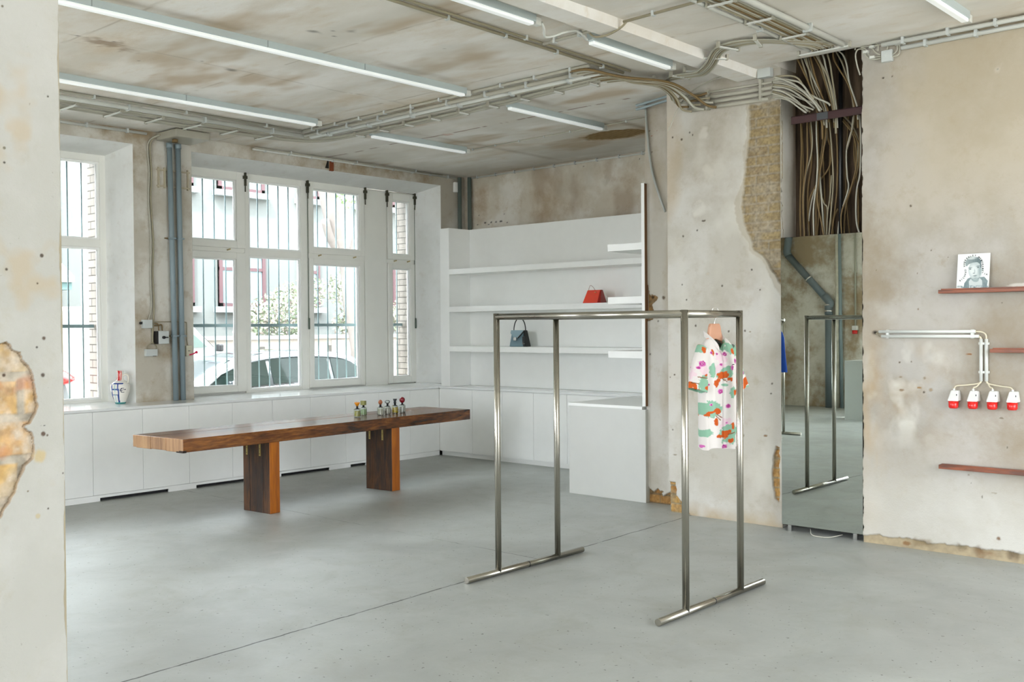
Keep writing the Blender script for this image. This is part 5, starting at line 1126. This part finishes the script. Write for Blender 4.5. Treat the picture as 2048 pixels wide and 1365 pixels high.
# bundles
cabs = ['cable', 'cablel', 'cabled']
rb_ = random.Random(11)
def cables(name, paths, r, label, group, mats=cabs, k=5, jit=.0):
    for i, p_ in enumerate(paths):
        lb = label % ORD_[i] if '%s' in label else label
        o = MB().tube(smooth_path(p_, k), r*(.85+.3*rb_.random()), 6).build(name, M_[mats[i % len(mats)]]); tag(o, lb, 'cable', group)
ORD_ = ['first', 'second', 'third', 'fourth', 'fifth', 'sixth', 'seventh', 'eighth', 'ninth', 'tenth', 'eleventh', 'twelfth', 'thirteenth', 'fourteenth', 'fifteenth']
L_b = 'thin grey cable strapped along the window side of the ceiling, %s from the window wall'
cables('ceiling_cable', [[(x, -9, 3.708), (x+.01, -6.4, 3.706), (x-.01, -4.9, 3.706), (x+.01, -4.2, 3.706), (x+.08, -3.55, 3.706), (x+.3, -3.22-(.85-x)*-.25, 3.706), (x+.9, -3.12-(x-.7)*.35, 3.706), (3, -3.12-(x-.7)*.35, 3.706), (4.9, -3.26-(x-.7)*.35, 3.706)] for x in (.60, .64, .68, .82, .86, .90)], .009, L_b, 'cables strapped along the window side of the ceiling', ['cablel', 'conduit', 'cablel'])
def strap(c_, d, half, label='small white strap clip holding the ceiling cables', grp='strap clips on the ceiling cables'):
    d = Vector(d).normalized(); s_ = d.cross(Vector((0, 0, 1))); c_ = Vector(c_)
    t = thing('cable_strap', label, 'cable clip', tuple(c_), grp)
    MB().obox(c_-Vector((0, 0, .026)), s_, d, (0, 0, 1), half, .011, .005).build('strap_bar', M_['conduitw'], t)
    for e in (-1, 1): MB().obox(c_+s_*half*e-Vector((0, 0, .012)), s_, d, (0, 0, 1), .008, .013, .022).build('strap_post', M_['conduit'], t)
ORD = ['first', 'second', 'third', 'fourth', 'fifth', 'sixth', 'seventh', 'eighth', 'ninth']
for k in range(7): strap((.76, -6.3+.42*k, 3.712), (0, 1, 0), .17, 'white strap clip under the cables along the windows, %s from the left' % ORD[k])
for k in range(9): strap((1.55+.40*k, -3.13-.014*k, 3.712), (1, -.03, 0), .07, 'white strap clip under the cables crossing the ceiling, %s from the left' % ORD[k])
# swirl of cables at the turn towards the pillar
A5 = [(4.85, -3.2-.05*i, 3.70) for i in range(10)]
cables('ceiling_cable', [[(4.85, -3.18-.045*i, 3.70), (5.02, -3.16-.045*i, 3.69), (5.10+.02*(i % 3), -3.05-.03*i, 3.67-.01*(i % 2)), (5.16+.014*i, -2.86-.01*i, 3.66), (5.14+.02*i, -2.68, 3.63-.01*(i % 4)), (5.12+.03*i, -2.60, 3.60-.03*(i % 4)), (5.2+.03*i, -2.57, 3.615-.045*(i % 4))] for i in range(12)], .0095, 'grey cable bending from the ceiling bundle down onto the pillar head', 'cables bending onto the pillar head')
cables('ceiling_cable', [[(5.06+.012*i, -3.15+.02*i, 3.70), (5.14+.02*i, -2.95+.01*i, 3.69), (5.36, -2.86-.026*i, 3.70), (5.62, -2.98-.026*i, 3.655), (5.74, -3.06-.026*i, 3.64), (5.88, -3.18-.026*i, 3.65), (6.05, -3.33-.026*i, 3.70), (6.25, -3.38-.026*i, 3.705), (6.42, -3.30-.022*i, 3.705), (6.55+.03*i, -3.10, 3.70), (6.60+.03*i, -2.92, 3.70)] for i in range(6)], .0085, 'grey cable stepping over the small beam, %s from the far side', 'cables stepping over the small beam', ['cablel', 'cable', 'conduit'])
for k_, (c_, d) in enumerate((((5.2, -2.92, 3.712), (1, .1, 0)), ((5.42, -2.95, 3.712), (1, -.3, 0)), ((5.63, -3.05, 3.70), (1, -.6, 0)), ((5.95, -3.30, 3.70), (1, -.8, 0)), ((6.15, -3.44, 3.712), (1, -.3, 0)), ((6.38, -3.42, 3.712), (1, .3, 0)))): strap(c_, d, .10, 'white strap clip where the cables step over the beam, %s from the left' % ORD[k_])
# long run arriving from the right
yr = [(6.58, .012), (6.60, .008), (6.625, .008), (6.645, .009), (6.665, .008), (6.69, .008), (6.71, .009), (6.735, .008)]
cables('ceiling_cable', [[(x, -9, 3.71), (x+.008*math.sin(i), -6, 3.708), (x-.006*math.cos(i), -4, 3.708), (x-.01, -3.1, 3.705), (x-.03, -2.88, 3.70)] for i, (x, _) in enumerate(yr)], .0085, 'grey cable in the ceiling run to the alcove, %s from its left edge', 'cables running to the alcove')
conduit((6.535, -9, 3.705), (6.525, -2.9, 3.705), .014, 'pale blue-white conduit on the left edge of the cable run to the alcove', 'conduitw', 4)
conduit((6.79, -9, 3.70), (6.79, -2.86, 3.70), .022, 'thick white conduit on the right edge of the cable run to the alcove', 'conduitw', 5)
for k_, y in enumerate((-4.4, -3.9, -3.4)): strap((6.655, y, 3.708), (0, 1, 0), .1, 'white strap clip on the run to the alcove, %s from the top edge' % ORD[k_])
strap((6.64, -2.9, 3.708), (0, 1, 0), .2, 'widest white strap bar, right where the cables drop into the alcove')
# conduits across the pillar head
for z, lab in ((3.632, 'topmost'), (3.588, 'second'), (3.545, 'third'), (3.503, 'lowest')):
    t = thing('conduit', 'grey conduit across the head of the pillar, %s of four' % lab, 'conduit', (5.6, PY-.03, z), 'conduits across the pillar head')
    MB().tube([(5.24 if lab != 'topmost' else 5.15, PY-.026, z), (6.03 if lab != 'lowest' else 6.0, PY-.026, z-.018)], .0165 if lab != 'topmost' else .010, 10).build('tube', M_['conduit'], t)
    for x in (5.42, 5.92): MB().box(x, x+.02, PY-.048, PY, z-.024, z+.018).build('clip', M_['conduit'], t)
jb = thing('junction_box', 'grey square junction box at the pillar head beside the alcove', 'junction box', (5.87, PY-.03, 3.68))
a_ = at(1514, 133, 'Y', PY-.06); b_ = at(1540, 152, 'Y', PY-.06)
MB().box(a_.x, b_.x, PY-.06, PY, b_.z, a_.z).build('box', M_['boxgrey'], jb, bevel=.003); MB().tube([(a_.x+.01, PY-.062, a_.z-.015), (a_.x+.01, PY-.06, a_.z-.015)], .004, 6).build('screw', M_['black'], jb)
# hanging cables in the alcove: pixel polylines (crop offset 1560,100, scale .2786) laid on planes inside the alcove
def al(pts, y, top=None):
    P_ = [at(1560+.2786*x, 100+.2786*v, 'Y', y) for x, v in pts]
    return P_
up = [[(120, 55), (175, 170), (230, 300), (265, 440), (300, 520), (305, 640)], [(150, 55), (180, 150), (210, 250), (290, 440), (318, 540)], [(170, 52), (230, 190), (300, 330), (330, 440), (336, 560)], [(200, 45), (230, 160), (260, 280), (330, 430), (345, 520)], [(235, 30), (290, 130), (330, 250), (380, 430), (392, 560)], [(255, 28), (300, 110), (345, 200), (395, 430), (402, 600)], [(300, 20), (318, 70), (330, 130), (375, 300), (405, 430), (412, 560)], [(340, 25), (360, 100), (375, 200), (392, 320), (405, 430), (400, 540)],
      [(380, 0), (385, 60), (420, 130), (490, 250), (545, 440), (560, 560)], [(395, 0), (430, 60), (460, 130), (510, 300), (530, 440), (520, 560), (480, 720)], [(415, 0), (455, 40), (480, 110), (500, 240), (552, 400), (560, 500)], [(185, 50), (205, 130), (240, 280), (310, 420), (325, 500)], [(215, 40), (255, 200), (300, 330), (345, 440), (350, 520)], [(270, 24), (310, 150), (355, 300), (385, 430), (388, 520)]]
L1 = 'pale cable dropping from the ceiling run to the red steel angle'
cables('hanging_cable', [al(p_, -2.50+.012*(i % 5)) for i, p_ in enumerate(up)], .0072, L1, 'cables dropping into the alcove', ['cabled', 'cable', 'cablel', 'cable'])
left = [[(-40, 195), (20, 212), (120, 260), (230, 360), (285, 440)], [(-50, 235), (40, 245), (150, 290), (240, 360), (300, 430)], [(-50, 285), (20, 300), (100, 350), (200, 440)], [(-50, 300), (40, 330), (120, 380), (215, 445)], [(-60, 340), (30, 352), (90, 380), (180, 450)], [(-60, 330), (60, 345), (140, 390), (240, 430)], [(-40, 210), (60, 215), (150, 240), (220, 330), (260, 400)], [(-50, 250), (50, 262), (120, 290), (210, 350), (270, 410)], [(-60, 262), (60, 280), (170, 350), (250, 420)], [(-60, 275), (50, 305), (150, 350), (230, 380), (290, 425)], [(-60, 310), (40, 345), (130, 410), (190, 452)], [(-30, 190), (70, 185), (130, 205), (170, 260), (240, 350)], [(-50, 222), (30, 232), (100, 255), (180, 300), (250, 340), (340, 380), (360, 400)]]
cables('hanging_cable', [al(p_, -2.56+.010*(i % 5)) for i, p_ in enumerate(left)], .0075, 'pale cable fanning from the pillar head conduits into the alcove', 'cables fanning from the pillar head', ['cablel', 'conduit', 'cablel', 'cable'])
lo = [[(195, 505), (196, 650), (195, 800), (165, 1050), (178, 1400)], [(220, 500), (232, 650), (222, 760), (185, 900), (168, 1100), (180, 1400)], [(300, 480), (310, 640), (285, 820), (262, 1000), (258, 1400)], [(325, 480), (332, 620), (302, 760), (288, 900), (300, 1080), (322, 1400)], [(340, 480), (345, 640), (368, 720), (350, 850), (255, 980), (205, 1120), (215, 1400)], [(352, 480), (375, 760), (382, 950), (368, 1150), (345, 1400)], [(395, 480), (402, 560), (410, 680), (412, 900), (400, 1100), (360, 1400)], [(525, 480), (512, 580), (478, 720), (482, 900), (490, 1000), (430, 1200), (410, 1400)],
      [(445, 490), (500, 550), (548, 630), (570, 720), (558, 860), (510, 1000), (470, 1150), (455, 1400)], [(455, 470), (530, 560), (562, 660), (555, 800), (530, 930), (480, 1080), (462, 1250), (465, 1400)], [(450, 510), (520, 600), (545, 700), (545, 850), (500, 1020), (440, 1180), (450, 1400)], [(572, 470), (580, 640), (575, 880), (552, 1000), (545, 1130), (552, 1250), (578, 1340)], [(415, 1140), (390, 1200), (380, 1280), (384, 1400)], [(290, 900), (290, 1010), (315, 1100), (340, 1150), (330, 1400)], [(150, 510), (155, 700), (150, 900), (145, 1150), (150, 1400)], [(262, 490), (262, 620), (270, 800), (262, 960), (240, 1150), (245, 1400)],
      [(335, 510), (325, 640), (300, 800), (275, 960), (270, 1100), (300, 1250), (325, 1400)], [(370, 900), (360, 1050), (340, 1200), (335, 1400)], [(562, 500), (575, 600), (568, 700), (575, 900)], [(250, 1000), (225, 1100), (205, 1250), (215, 1400)]]
cables('hanging_cable', [al(p_, -2.40+.02*(i % 5)) for i, p_ in enumerate(lo)], .0068, 'yellowed cable hanging down behind the mirror in the alcove', 'cables hanging behind the mirror', ['cabled', 'cable', 'cabled', 'cablel'])
rb2 = random.Random(5)
extra = []
for i in range(10):
    x = 6.14+.066*i+rb2.random()*.02; extra.append([(x, -2.27, 3.3), (x+rb2.uniform(-.02, .02), -2.27, 3.0), (x+rb2.uniform(-.02, .02), -2.27, 2.7), (x+rb2.uniform(-.03, .03), -2.27, 2.2)])
cables('hanging_cable', extra, .006, 'thin brown cable lying against the back of the alcove', 'thin cables against the alcove back', ['cabled'])
tag(MB().tube([(6.527, -2.36, 4.0), (6.522, -2.36, 1.9)], .017, 10).build('black_pipe', M_['blackpipe']), 'straight black vertical pipe in the cable alcove', 'pipe')
an = thing('steel_angle', 'dark red steel angle across the alcove holding the cables', 'steel bar', (6.45, -2.55, 3.28))
a_ = at(1583, 238, 'Y', -2.575)
MB().box(a_.x, RX, -2.58, -2.574, 3.24, 3.30).build('front_flange', M_['rust'], an); MB().box(a_.x, RX, -2.58, -2.52, 3.296, 3.302).build('top_flange', M_['rust'], an); MB().box(6.43, 6.52, -2.582, -2.58, 3.245, 3.298).build('clamp_plate', simple('clamp_grey', '#3a3d3f', .5), an)
# wires on the right wall head
jb = thing('junction_box', 'pale square junction box with looped wires under the conduits of the ledge wall', 'junction box', (7.0, RY-.02, 3.65))
a_ = at(1762, 102, 'Y', RY-.035); b_ = at(1783.5, 121, 'Y', RY-.035)
MB().box(a_.x, b_.x, RY-.035, RY, b_.z, a_.z).build('box', M_['boxgrey'], jb, bevel=.003)
def rw(pts): return smooth_path([at(x, y, 'Y', RY-.02) for x, y in pts], 5)
for pts in ([(1784, 113), (1793, 112), (1799, 105), (1799, 92), (1796, 80)], [(1784, 108), (1790, 106), (1795, 99), (1794, 88)], [(1762, 117), (1745, 119), (1732, 112), (1727, 100), (1716, 99), (1711, 110), (1714, 130), (1720, 150)], [(1762, 113), (1745, 114), (1736, 108), (1731, 98), (1722, 95)], [(1762, 110), (1752, 106), (1745, 97), (1742, 88), (1748, 85), (1756, 90), (1756, 102)], [(1774, 100), (1775, 90), (1772, 84)], [(1710, 100), (1712, 92), (1720, 86), (1732, 82)], [(1800, 80), (1770, 88), (1745, 92), (1712, 94), (1697, 92)]):
    tag(MB().tube(rw(pts), .0055, 6).build('looped_wire', M_['cablel']), 'pale wire looping round the junction box at the top left of the ledge wall', 'wire', 'wires looping round the junction box')
for x, y in ((1744, 94), (1732, 104), (1745, 115), (1796, 88)):
    q = at(x, y, 'Y', RY-.02); tag(MB().box(q.x-.018, q.x+.018, RY-.035, RY, q.z-.009, q.z+.009).build('wire_clip', M_['conduitw']), 'small white clip holding the looped wires on the ledge wall', 'cable clip', 'clips on the looped wires')
tag(MB().tube(smooth_path([at(1617, 100, 'Y', -2.75), at(1650, 92, 'Y', -2.75), at(1697, 92, 'Y', -2.7), at(1712, 94, 'Y', -2.66)]), .006, 6).build('slack_wire', M_['cablel']), 'slack wire crossing above the alcove to the ledge wall', 'wire')
# loose tube and bracket on the strip wall
tag(MB().tube(smooth_path([(4.585, -2.235, 3.70), (4.60, -2.235, 3.45), (4.63, -2.235, 3.2), (4.66, -2.235, 3.05), (4.72, -2.24, 2.88), (4.80, -2.245, 2.69)], 5), .011, 8).build('loose_tube', simple('tube_grey', '#a7aba6', .5)), 'loose grey tube hanging diagonally on the narrow wall strip beside the pillar', 'pipe')
for k, z in enumerate((3.70, 3.665)): tag(MB().tube(smooth_path([(4.60, -2.25, z), (4.54, -2.27, z), (4.53, -2.3, z-.01), (4.6, -2.32, z-.012), (5.0, -2.42, z-.005)]), .012, 8).build('hooked_tube', simple('tube_bluegrey', '#92a0a5', .5)), 'blue-grey hooked tube at the head of the wall strip, '+('upper' if k == 0 else 'lower'), 'pipe')
tag(MB().tube(smooth_path([at(x, y, 'Y', PY-.06) for x, y in ((1505, 134), (1470, 142), (1425, 160), (1395, 175), (1370, 195), (1352, 225), (1342, 250), (1336, 262))], 5), .005, 6).build('slack_wire', M_['cablel']), 'slack white wire arching down across the pillar head', 'wire')

# ================================================================ PIPES AND BOXES ON THE WINDOW WALL
for (ya, yb, lab) in ((-4.485, -4.445, 'left of the blue-grey vertical pipe pair between the windows'), (-4.385, -4.36, 'right of the blue-grey vertical pipe pair between the windows')):
    t = thing('vertical_pipe', lab, 'pipe', (.055, yb, ZT), 'blue-grey pipes between the windows')
    MB().tube([(.05, yb, ZT+.001), (.05, ya, 3.62)], .028, 14).build('pipe', M_['bluepipe'], t); MB().tube([(.05, ya, 3.58), (.05, ya, 3.63)], .034, 14).build('pipe_collar', M_['bluepipe'], t)
    for z in (1.58, 2.62):
        y = yb+(ya-yb)*(z-ZT)/(3.62-ZT); mb = MB().box(0, .085, y-.034, y+.034, z-.008, z+.008); mb.build('pipe_bracket', M_['bluepipe'], t); MB().tube([(.03, y-.07, z), (.03, y-.03, z)], .008, 6).build('bracket_screw', M_['cabled'], t)
bx = thing('cable_box', 'pale flat junction box on the ceiling above the blue pipe pair', 'junction box', (.22, -4.42, 3.69))
MB().box(.02, .42, -4.62, -4.22, 3.64, 3.72).build('box', M_['conduit'], bx, bevel=.01); MB().tube([(.28, -4.55, 3.63), (.28, -4.55, 3.60)], .03, 12).build('gland', M_['cabled'], bx)
for k, (ya, yb) in enumerate(((-4.70, -4.715), (-4.675, -4.685))):
    tag(MB().tube(smooth_path([(.3, -4.55, 3.70), (.1, -4.62, 3.69), (.02, ya-.01, 3.6), (.018, ya, 3.3), (.018, ya-.012, 3.0), (.018, ya+.01, 2.6), (.018, ya, 2.2), (.018, yb+.02, 1.9), (.018, yb-.02 if k == 0 else yb, 1.74 if k == 0 else 1.6), (.018, yb+(-.045 if k == 0 else -.0), 1.70 if k == 0 else 1.5)], 5), .009, 6).build('wall_cable', M_['cable' if k else 'conduit']), 'wavy old cable running down the wall beside the left window, '+('left one' if k == 0 else 'right one'), 'cable')
for k, y in enumerate((-4.64, -4.745)):
    tag(MB().tube(smooth_path([(.018, -4.69, 1.66), (.018, -4.69, 1.52), (.018, (y-4.69)/2, 1.49), (.018, y, 1.455), (.018, y, 1.43)] if False else [(.018, -4.69, 1.66), (.018, -4.69, 1.53), (.018, -4.69+(y+4.69)*.6, 1.50), (.018, y, 1.47), (.018, y, 1.44)]), .006, 6).build('wall_cable', M_['cable']), 'short cable forking down to the double socket, '+('right branch' if k == 0 else 'left branch'), 'cable')
t = thing('junction_box', 'old grey junction box on the wall left of the blue pipes', 'junction box', (.02, -4.77, 1.7))
MB().box(0, .05, -4.805, -4.70, 1.665, 1.755).build('box', M_['boxgrey'], t, bevel=.006); MB().tube([(.025, -4.81, 1.72), (.025, -4.83, 1.72)], .014, 8).build('gland', M_['black'], t)
t = thing('isolator_switch', 'white isolator switch with black rotary knob between cable and blue pipes', 'switch', (.04, -4.58, 1.58))
MB().box(0, .085, -4.655, -4.535, 1.50, 1.635).build('housing', M_['boxgrey'], t, bevel=.004); MB().box(0, .084, -4.672, -4.656, 1.50, 1.635).build('side_plate', M_['black'], t)
mb = MB().tube([(.085, -4.60, 1.568), (.105, -4.60, 1.568)], .016, 14); mb.build('knob', M_['black'], t); MB().box(.095, .112, -4.60, -4.557, 1.562, 1.574).build('knob_lever', M_['black'], t)
t = thing('double_socket', 'white double socket box below the isolator switch', 'socket', (.02, -4.7, 1.4))
MB().box(0, .045, -4.775, -4.645, 1.372, 1.446).build('housing', M_['boxgrey'], t, bevel=.004); MB().box(.044, .048, -4.66, -4.70, 1.372, 1.376).build('flap_slot', M_['black'], t)
tag(MB().tube(smooth_path([(.018, -4.69, 1.73), (.018, -4.45, 1.735), (.018, -4.31, 1.73), (.018, -4.29, 1.70), (.018, -4.29, 1.55), (.018, -4.28, 1.48)]), .0055, 6).build('wall_cable', M_['cable']), 'thin cable passing behind the blue pipes to the wall plug', 'cable')
for k, dy in enumerate((0, .04)): tag(MB().tube(smooth_path([(.018, -4.69, 1.71-.02*k), (.018, -4.64+dy*.3, 1.715-.02*k), (.018, -4.62+dy, 1.70), (.018, -4.615+dy, 1.64)]), .006, 6).build('wall_cable', M_['cabled']), 'short brown cable loop entering the isolator switch, '+('outer' if k else 'inner'), 'cable')
t = thing('key_switch', 'beige wall box with a pink key at the edge of the wide window', 'switch', (.02, -4.27, 1.42))
MB().box(0, .04, -4.31, -4.24, 1.36, 1.475).build('housing', simple('beige_box', '#c9c6b0', .5), t, bevel=.005); MB().box(.04, .043, -4.29, -4.265, 1.415, 1.421).build('slot', M_['black'], t)
mb = MB().tube(smooth_path([(.05, -4.28, 1.375), (.07, -4.25, 1.385), (.08, -4.22, 1.40)]), .007, 6); mb.build('pink_key', simple('pink_plastic', '#d4144e', .4), t); MB().tube([(.08, -4.222, 1.40), (.085, -4.205, 1.405)], .014, 8).build('key_bow', simple('pink_plastic2', '#d4144e', .4), t)
t = thing('blocked_frame', 'old plastered-over ladder frame fixed on the wall behind the blue pipes', 'wall frame', (.02, -4.43, 3.26))
fr2 = simple('plastered_frame', '#b7ad96', .9)
for args in ((-4.61, -4.23, 3.335, 3.35), (-4.61, -4.23, 3.165, 3.18)): MB().box(0, .02, *args).build('rail', fr2, t)
for y in (-4.60, -4.53, -4.26): MB().box(0, .022, y, y+.016, 3.15, 3.37).build('strut', fr2, t)
t = thing('motion_detector', 'small white wall detector high beside the corner pipes', 'detector', (.03, -.165, 3.55))
MB().box(0, .05, -.222, -.118, 3.505, 3.645).build('housing', M_['white'], t, bevel=.01); MB().tube([(.05, -.17, 3.565), (.052, -.17, 3.565)], .006, 8).build('sensor', M_['boxgrey'], t)
for k, (x, y) in enumerate(((.06, -.15), (.16, -.06))):
    tag(MB().tube([(x, y, ZT-.0+.01), (x, y, 3.71)], .028, 12).build('corner_pipe', simple('pipe_greengrey', '#5f6b66', .5)), 'dark grey-green vertical pipe in the far corner, '+('left' if k == 0 else 'right')+' one', 'pipe')
tag(MB().box(-.02, .012, -2.335, -2.275, 3.575, 3.70).build('trim_3', simple('rusty_lintel', '#7a3c1c', .8, var=.4, vscale=30)), kind='structure')
mb = MB(); 
for dz in (0,): mb.prism([(.002, -2.40, 3.60), (.002, -2.36, 3.71), (.002, -2.345, 3.71), (.002, -2.345, 3.60)], (.002, 0, 0))
tag(mb.build('trim_4', simple('dark_gap', '#1c1812', .9)), kind='structure')

# ================================================================ WHAT THE MIRROR SHOWS, AT THE FAR SIDE OF THE ROOM
BY = -14.4; sp = M_['soil']
def vm_(x, y, Yr=BY): return at(x, y, 'Y', -2*2.603-Yr)
def mp_(x, y, off=.1, Yr=BY): q = vm_(x, y, Yr+off); return (q.x, Yr+off, q.z)
t = thing('soil_pipe', 'thick grey soil pipe with a diagonal offset seen in the mirror', 'pipe', (1.08, BY+.12, 0))
b0 = mp_(1658, 740); x0 = b0[0]
MB().tube([(x0, BY+.1, .0), (x0, BY+.1, 1.85)], .072, 16).build('lower_pipe', sp, t)
e1 = mp_(1660, 606); e2 = mp_(1577, 512); e3 = mp_(1574, 470)
MB().tube(smooth_path([(x0, BY+.1, 1.85), (x0, BY+.1, 2.0), e1, (e1[0]-.12, BY+.1, e1[2]+.14)], 5), .078, 16).build('lower_elbow', sp, t)
MB().tube([e1, e2], .070, 16).build('diagonal_pipe', sp, t); MB().tube(smooth_path([e2, (e2[0]-.03, BY+.1, e2[2]+.08), (e2[0]-.01, BY+.1, e2[2]+.25), (e2[0]+.02, BY+.1, e2[2]+.5), (e2[0]+.02, BY+.1, CEIL)], 4), .075, 16).build('upper_pipe', sp, t)
for z in (1.78, 1.9, 2.02): MB().tube([(x0, BY+.1, z), (x0, BY+.1, z+.03)], .088, 16).build('pipe_clamp', M_['chrome'], t)
m_ = (Vector(e1)+Vector(e2))/2; d = (Vector(e2)-Vector(e1)).normalized(); MB().tube([m_-d*.015, m_+d*.015], .082, 16).build('pipe_clamp', M_['chrome'], t)
q = mp_(1674, 700); tag(MB().tube([(q[0], BY+.08, 0), (q[0], BY+.08, CEIL)], .036, 12).build('painted_pipe', simple('chipped_white_pipe', '#c9c4b4', .6, var=.4, vscale=9)), 'chipped white vertical pipe beside the soil pipe, seen in the mirror', 'pipe')
q = mp_(1682.5, 700); tag(MB().tube([(q[0], BY+.07, 0), (q[0]-.05, BY+.07, CEIL)], .033, 12).build('blue_pipe', M_['bluepipe']), 'slim blue-grey vertical pipe at the far wall, seen in the mirror', 'pipe')
q = mp_(1711, 640, .03); tag(MB().tube([(q[0], BY+.03, 1.6), (q[0], BY+.03, CEIL)], .018, 8).build('thin_conduit', M_['conduit']), 'thin conduit above the red lamp at the far wall, seen in the mirror', 'conduit')
t = thing('red_socket', 'red-capped socket on the far wall, seen small in the mirror', 'socket', (q[0], BY+.05, 1.5))
MB().box(q[0]-.05, q[0]+.05, BY, BY+.09, 1.53, 1.62).build('housing', wh, t, bevel=.01); MB().tube([(q[0], BY+.06, 1.46), (q[0], BY+.06, 1.53)], .05, 14).build('red_cap', M_['red'], t)
a_ = vm_(1690, 721, -12.0); 
t = thing('plinth_block', 'plain grey display plinth standing far behind, seen in the mirror', 'plinth', (2.75, -12.2, 0))
MB().box(2.47, 3.05, -12.5, -11.99, 0, 1.02).build('plinth_body', simple('plinth_grey', '#a9aca6', .6), t, bevel=.002); MB().box(2.8, 2.86, -12.52, -12.50, .1, .9).build('back_batten', M_['black'], t)
rk = thing('clothes_rack', 'second steel clothes rack standing behind the viewer, only its bar end seen in the mirror', 'clothes rack', (2.3, -9.1, 0))
for y in (-9.2, -8.6): MB().tube([(1.5, y, .021), (3.04, y, .021)], .0205, 20).build('floor_bar', st, rk)
for x in (1.9, 2.76):
    for y in (-9.2, -8.6): MB().tube([(x, y, .02), (x, y, 1.72)], .02, 20).build('post', st, rk)
for y in (-9.2, -8.6): MB().tube([(1.88, y, 1.72), (2.78, y, 1.72)], .0205, 20).build('top_bar', st, rk)
for x in (1.9, 2.76): MB().tube([(x, -9.2, 1.72), (x, -8.6, 1.72)], .0205, 20).build('side_bar', st, rk)
t = thing('blue_garment', 'plain blue garment hanging at the rack behind the viewer, edge seen in the mirror', 'garment', (2.78, -8.9, 1.0))
bm_ = simple('blue_cloth', '#1f4fb4', .8)
vs = []; n = 28; prf = [(1.60, .03), (1.54, .12), (1.45, .15), (1.2, .17), (.95, .20)]
for z, w_ in prf:
    for k in range(n): a = 2*math.pi*k/n; vs.append((2.78+w_*math.cos(a), -8.9+(.05+.012*math.sin(a*5))*math.sin(a), z))
mb = MB(); mb.add(vs, [(i*n+k, i*n+(k+1) % n, (i+1)*n+(k+1) % n, (i+1)*n+k) for i in range(len(prf)-1) for k in range(n)], True); mb.build('cloth', bm_, t)
MB().tube([(2.78, -8.9, 1.60), (2.78, -8.9, 1.70), (2.775, -8.9, 1.742), (2.75, -8.9, 1.745)], .003, 6).build('hook', M_['chrome'], t)
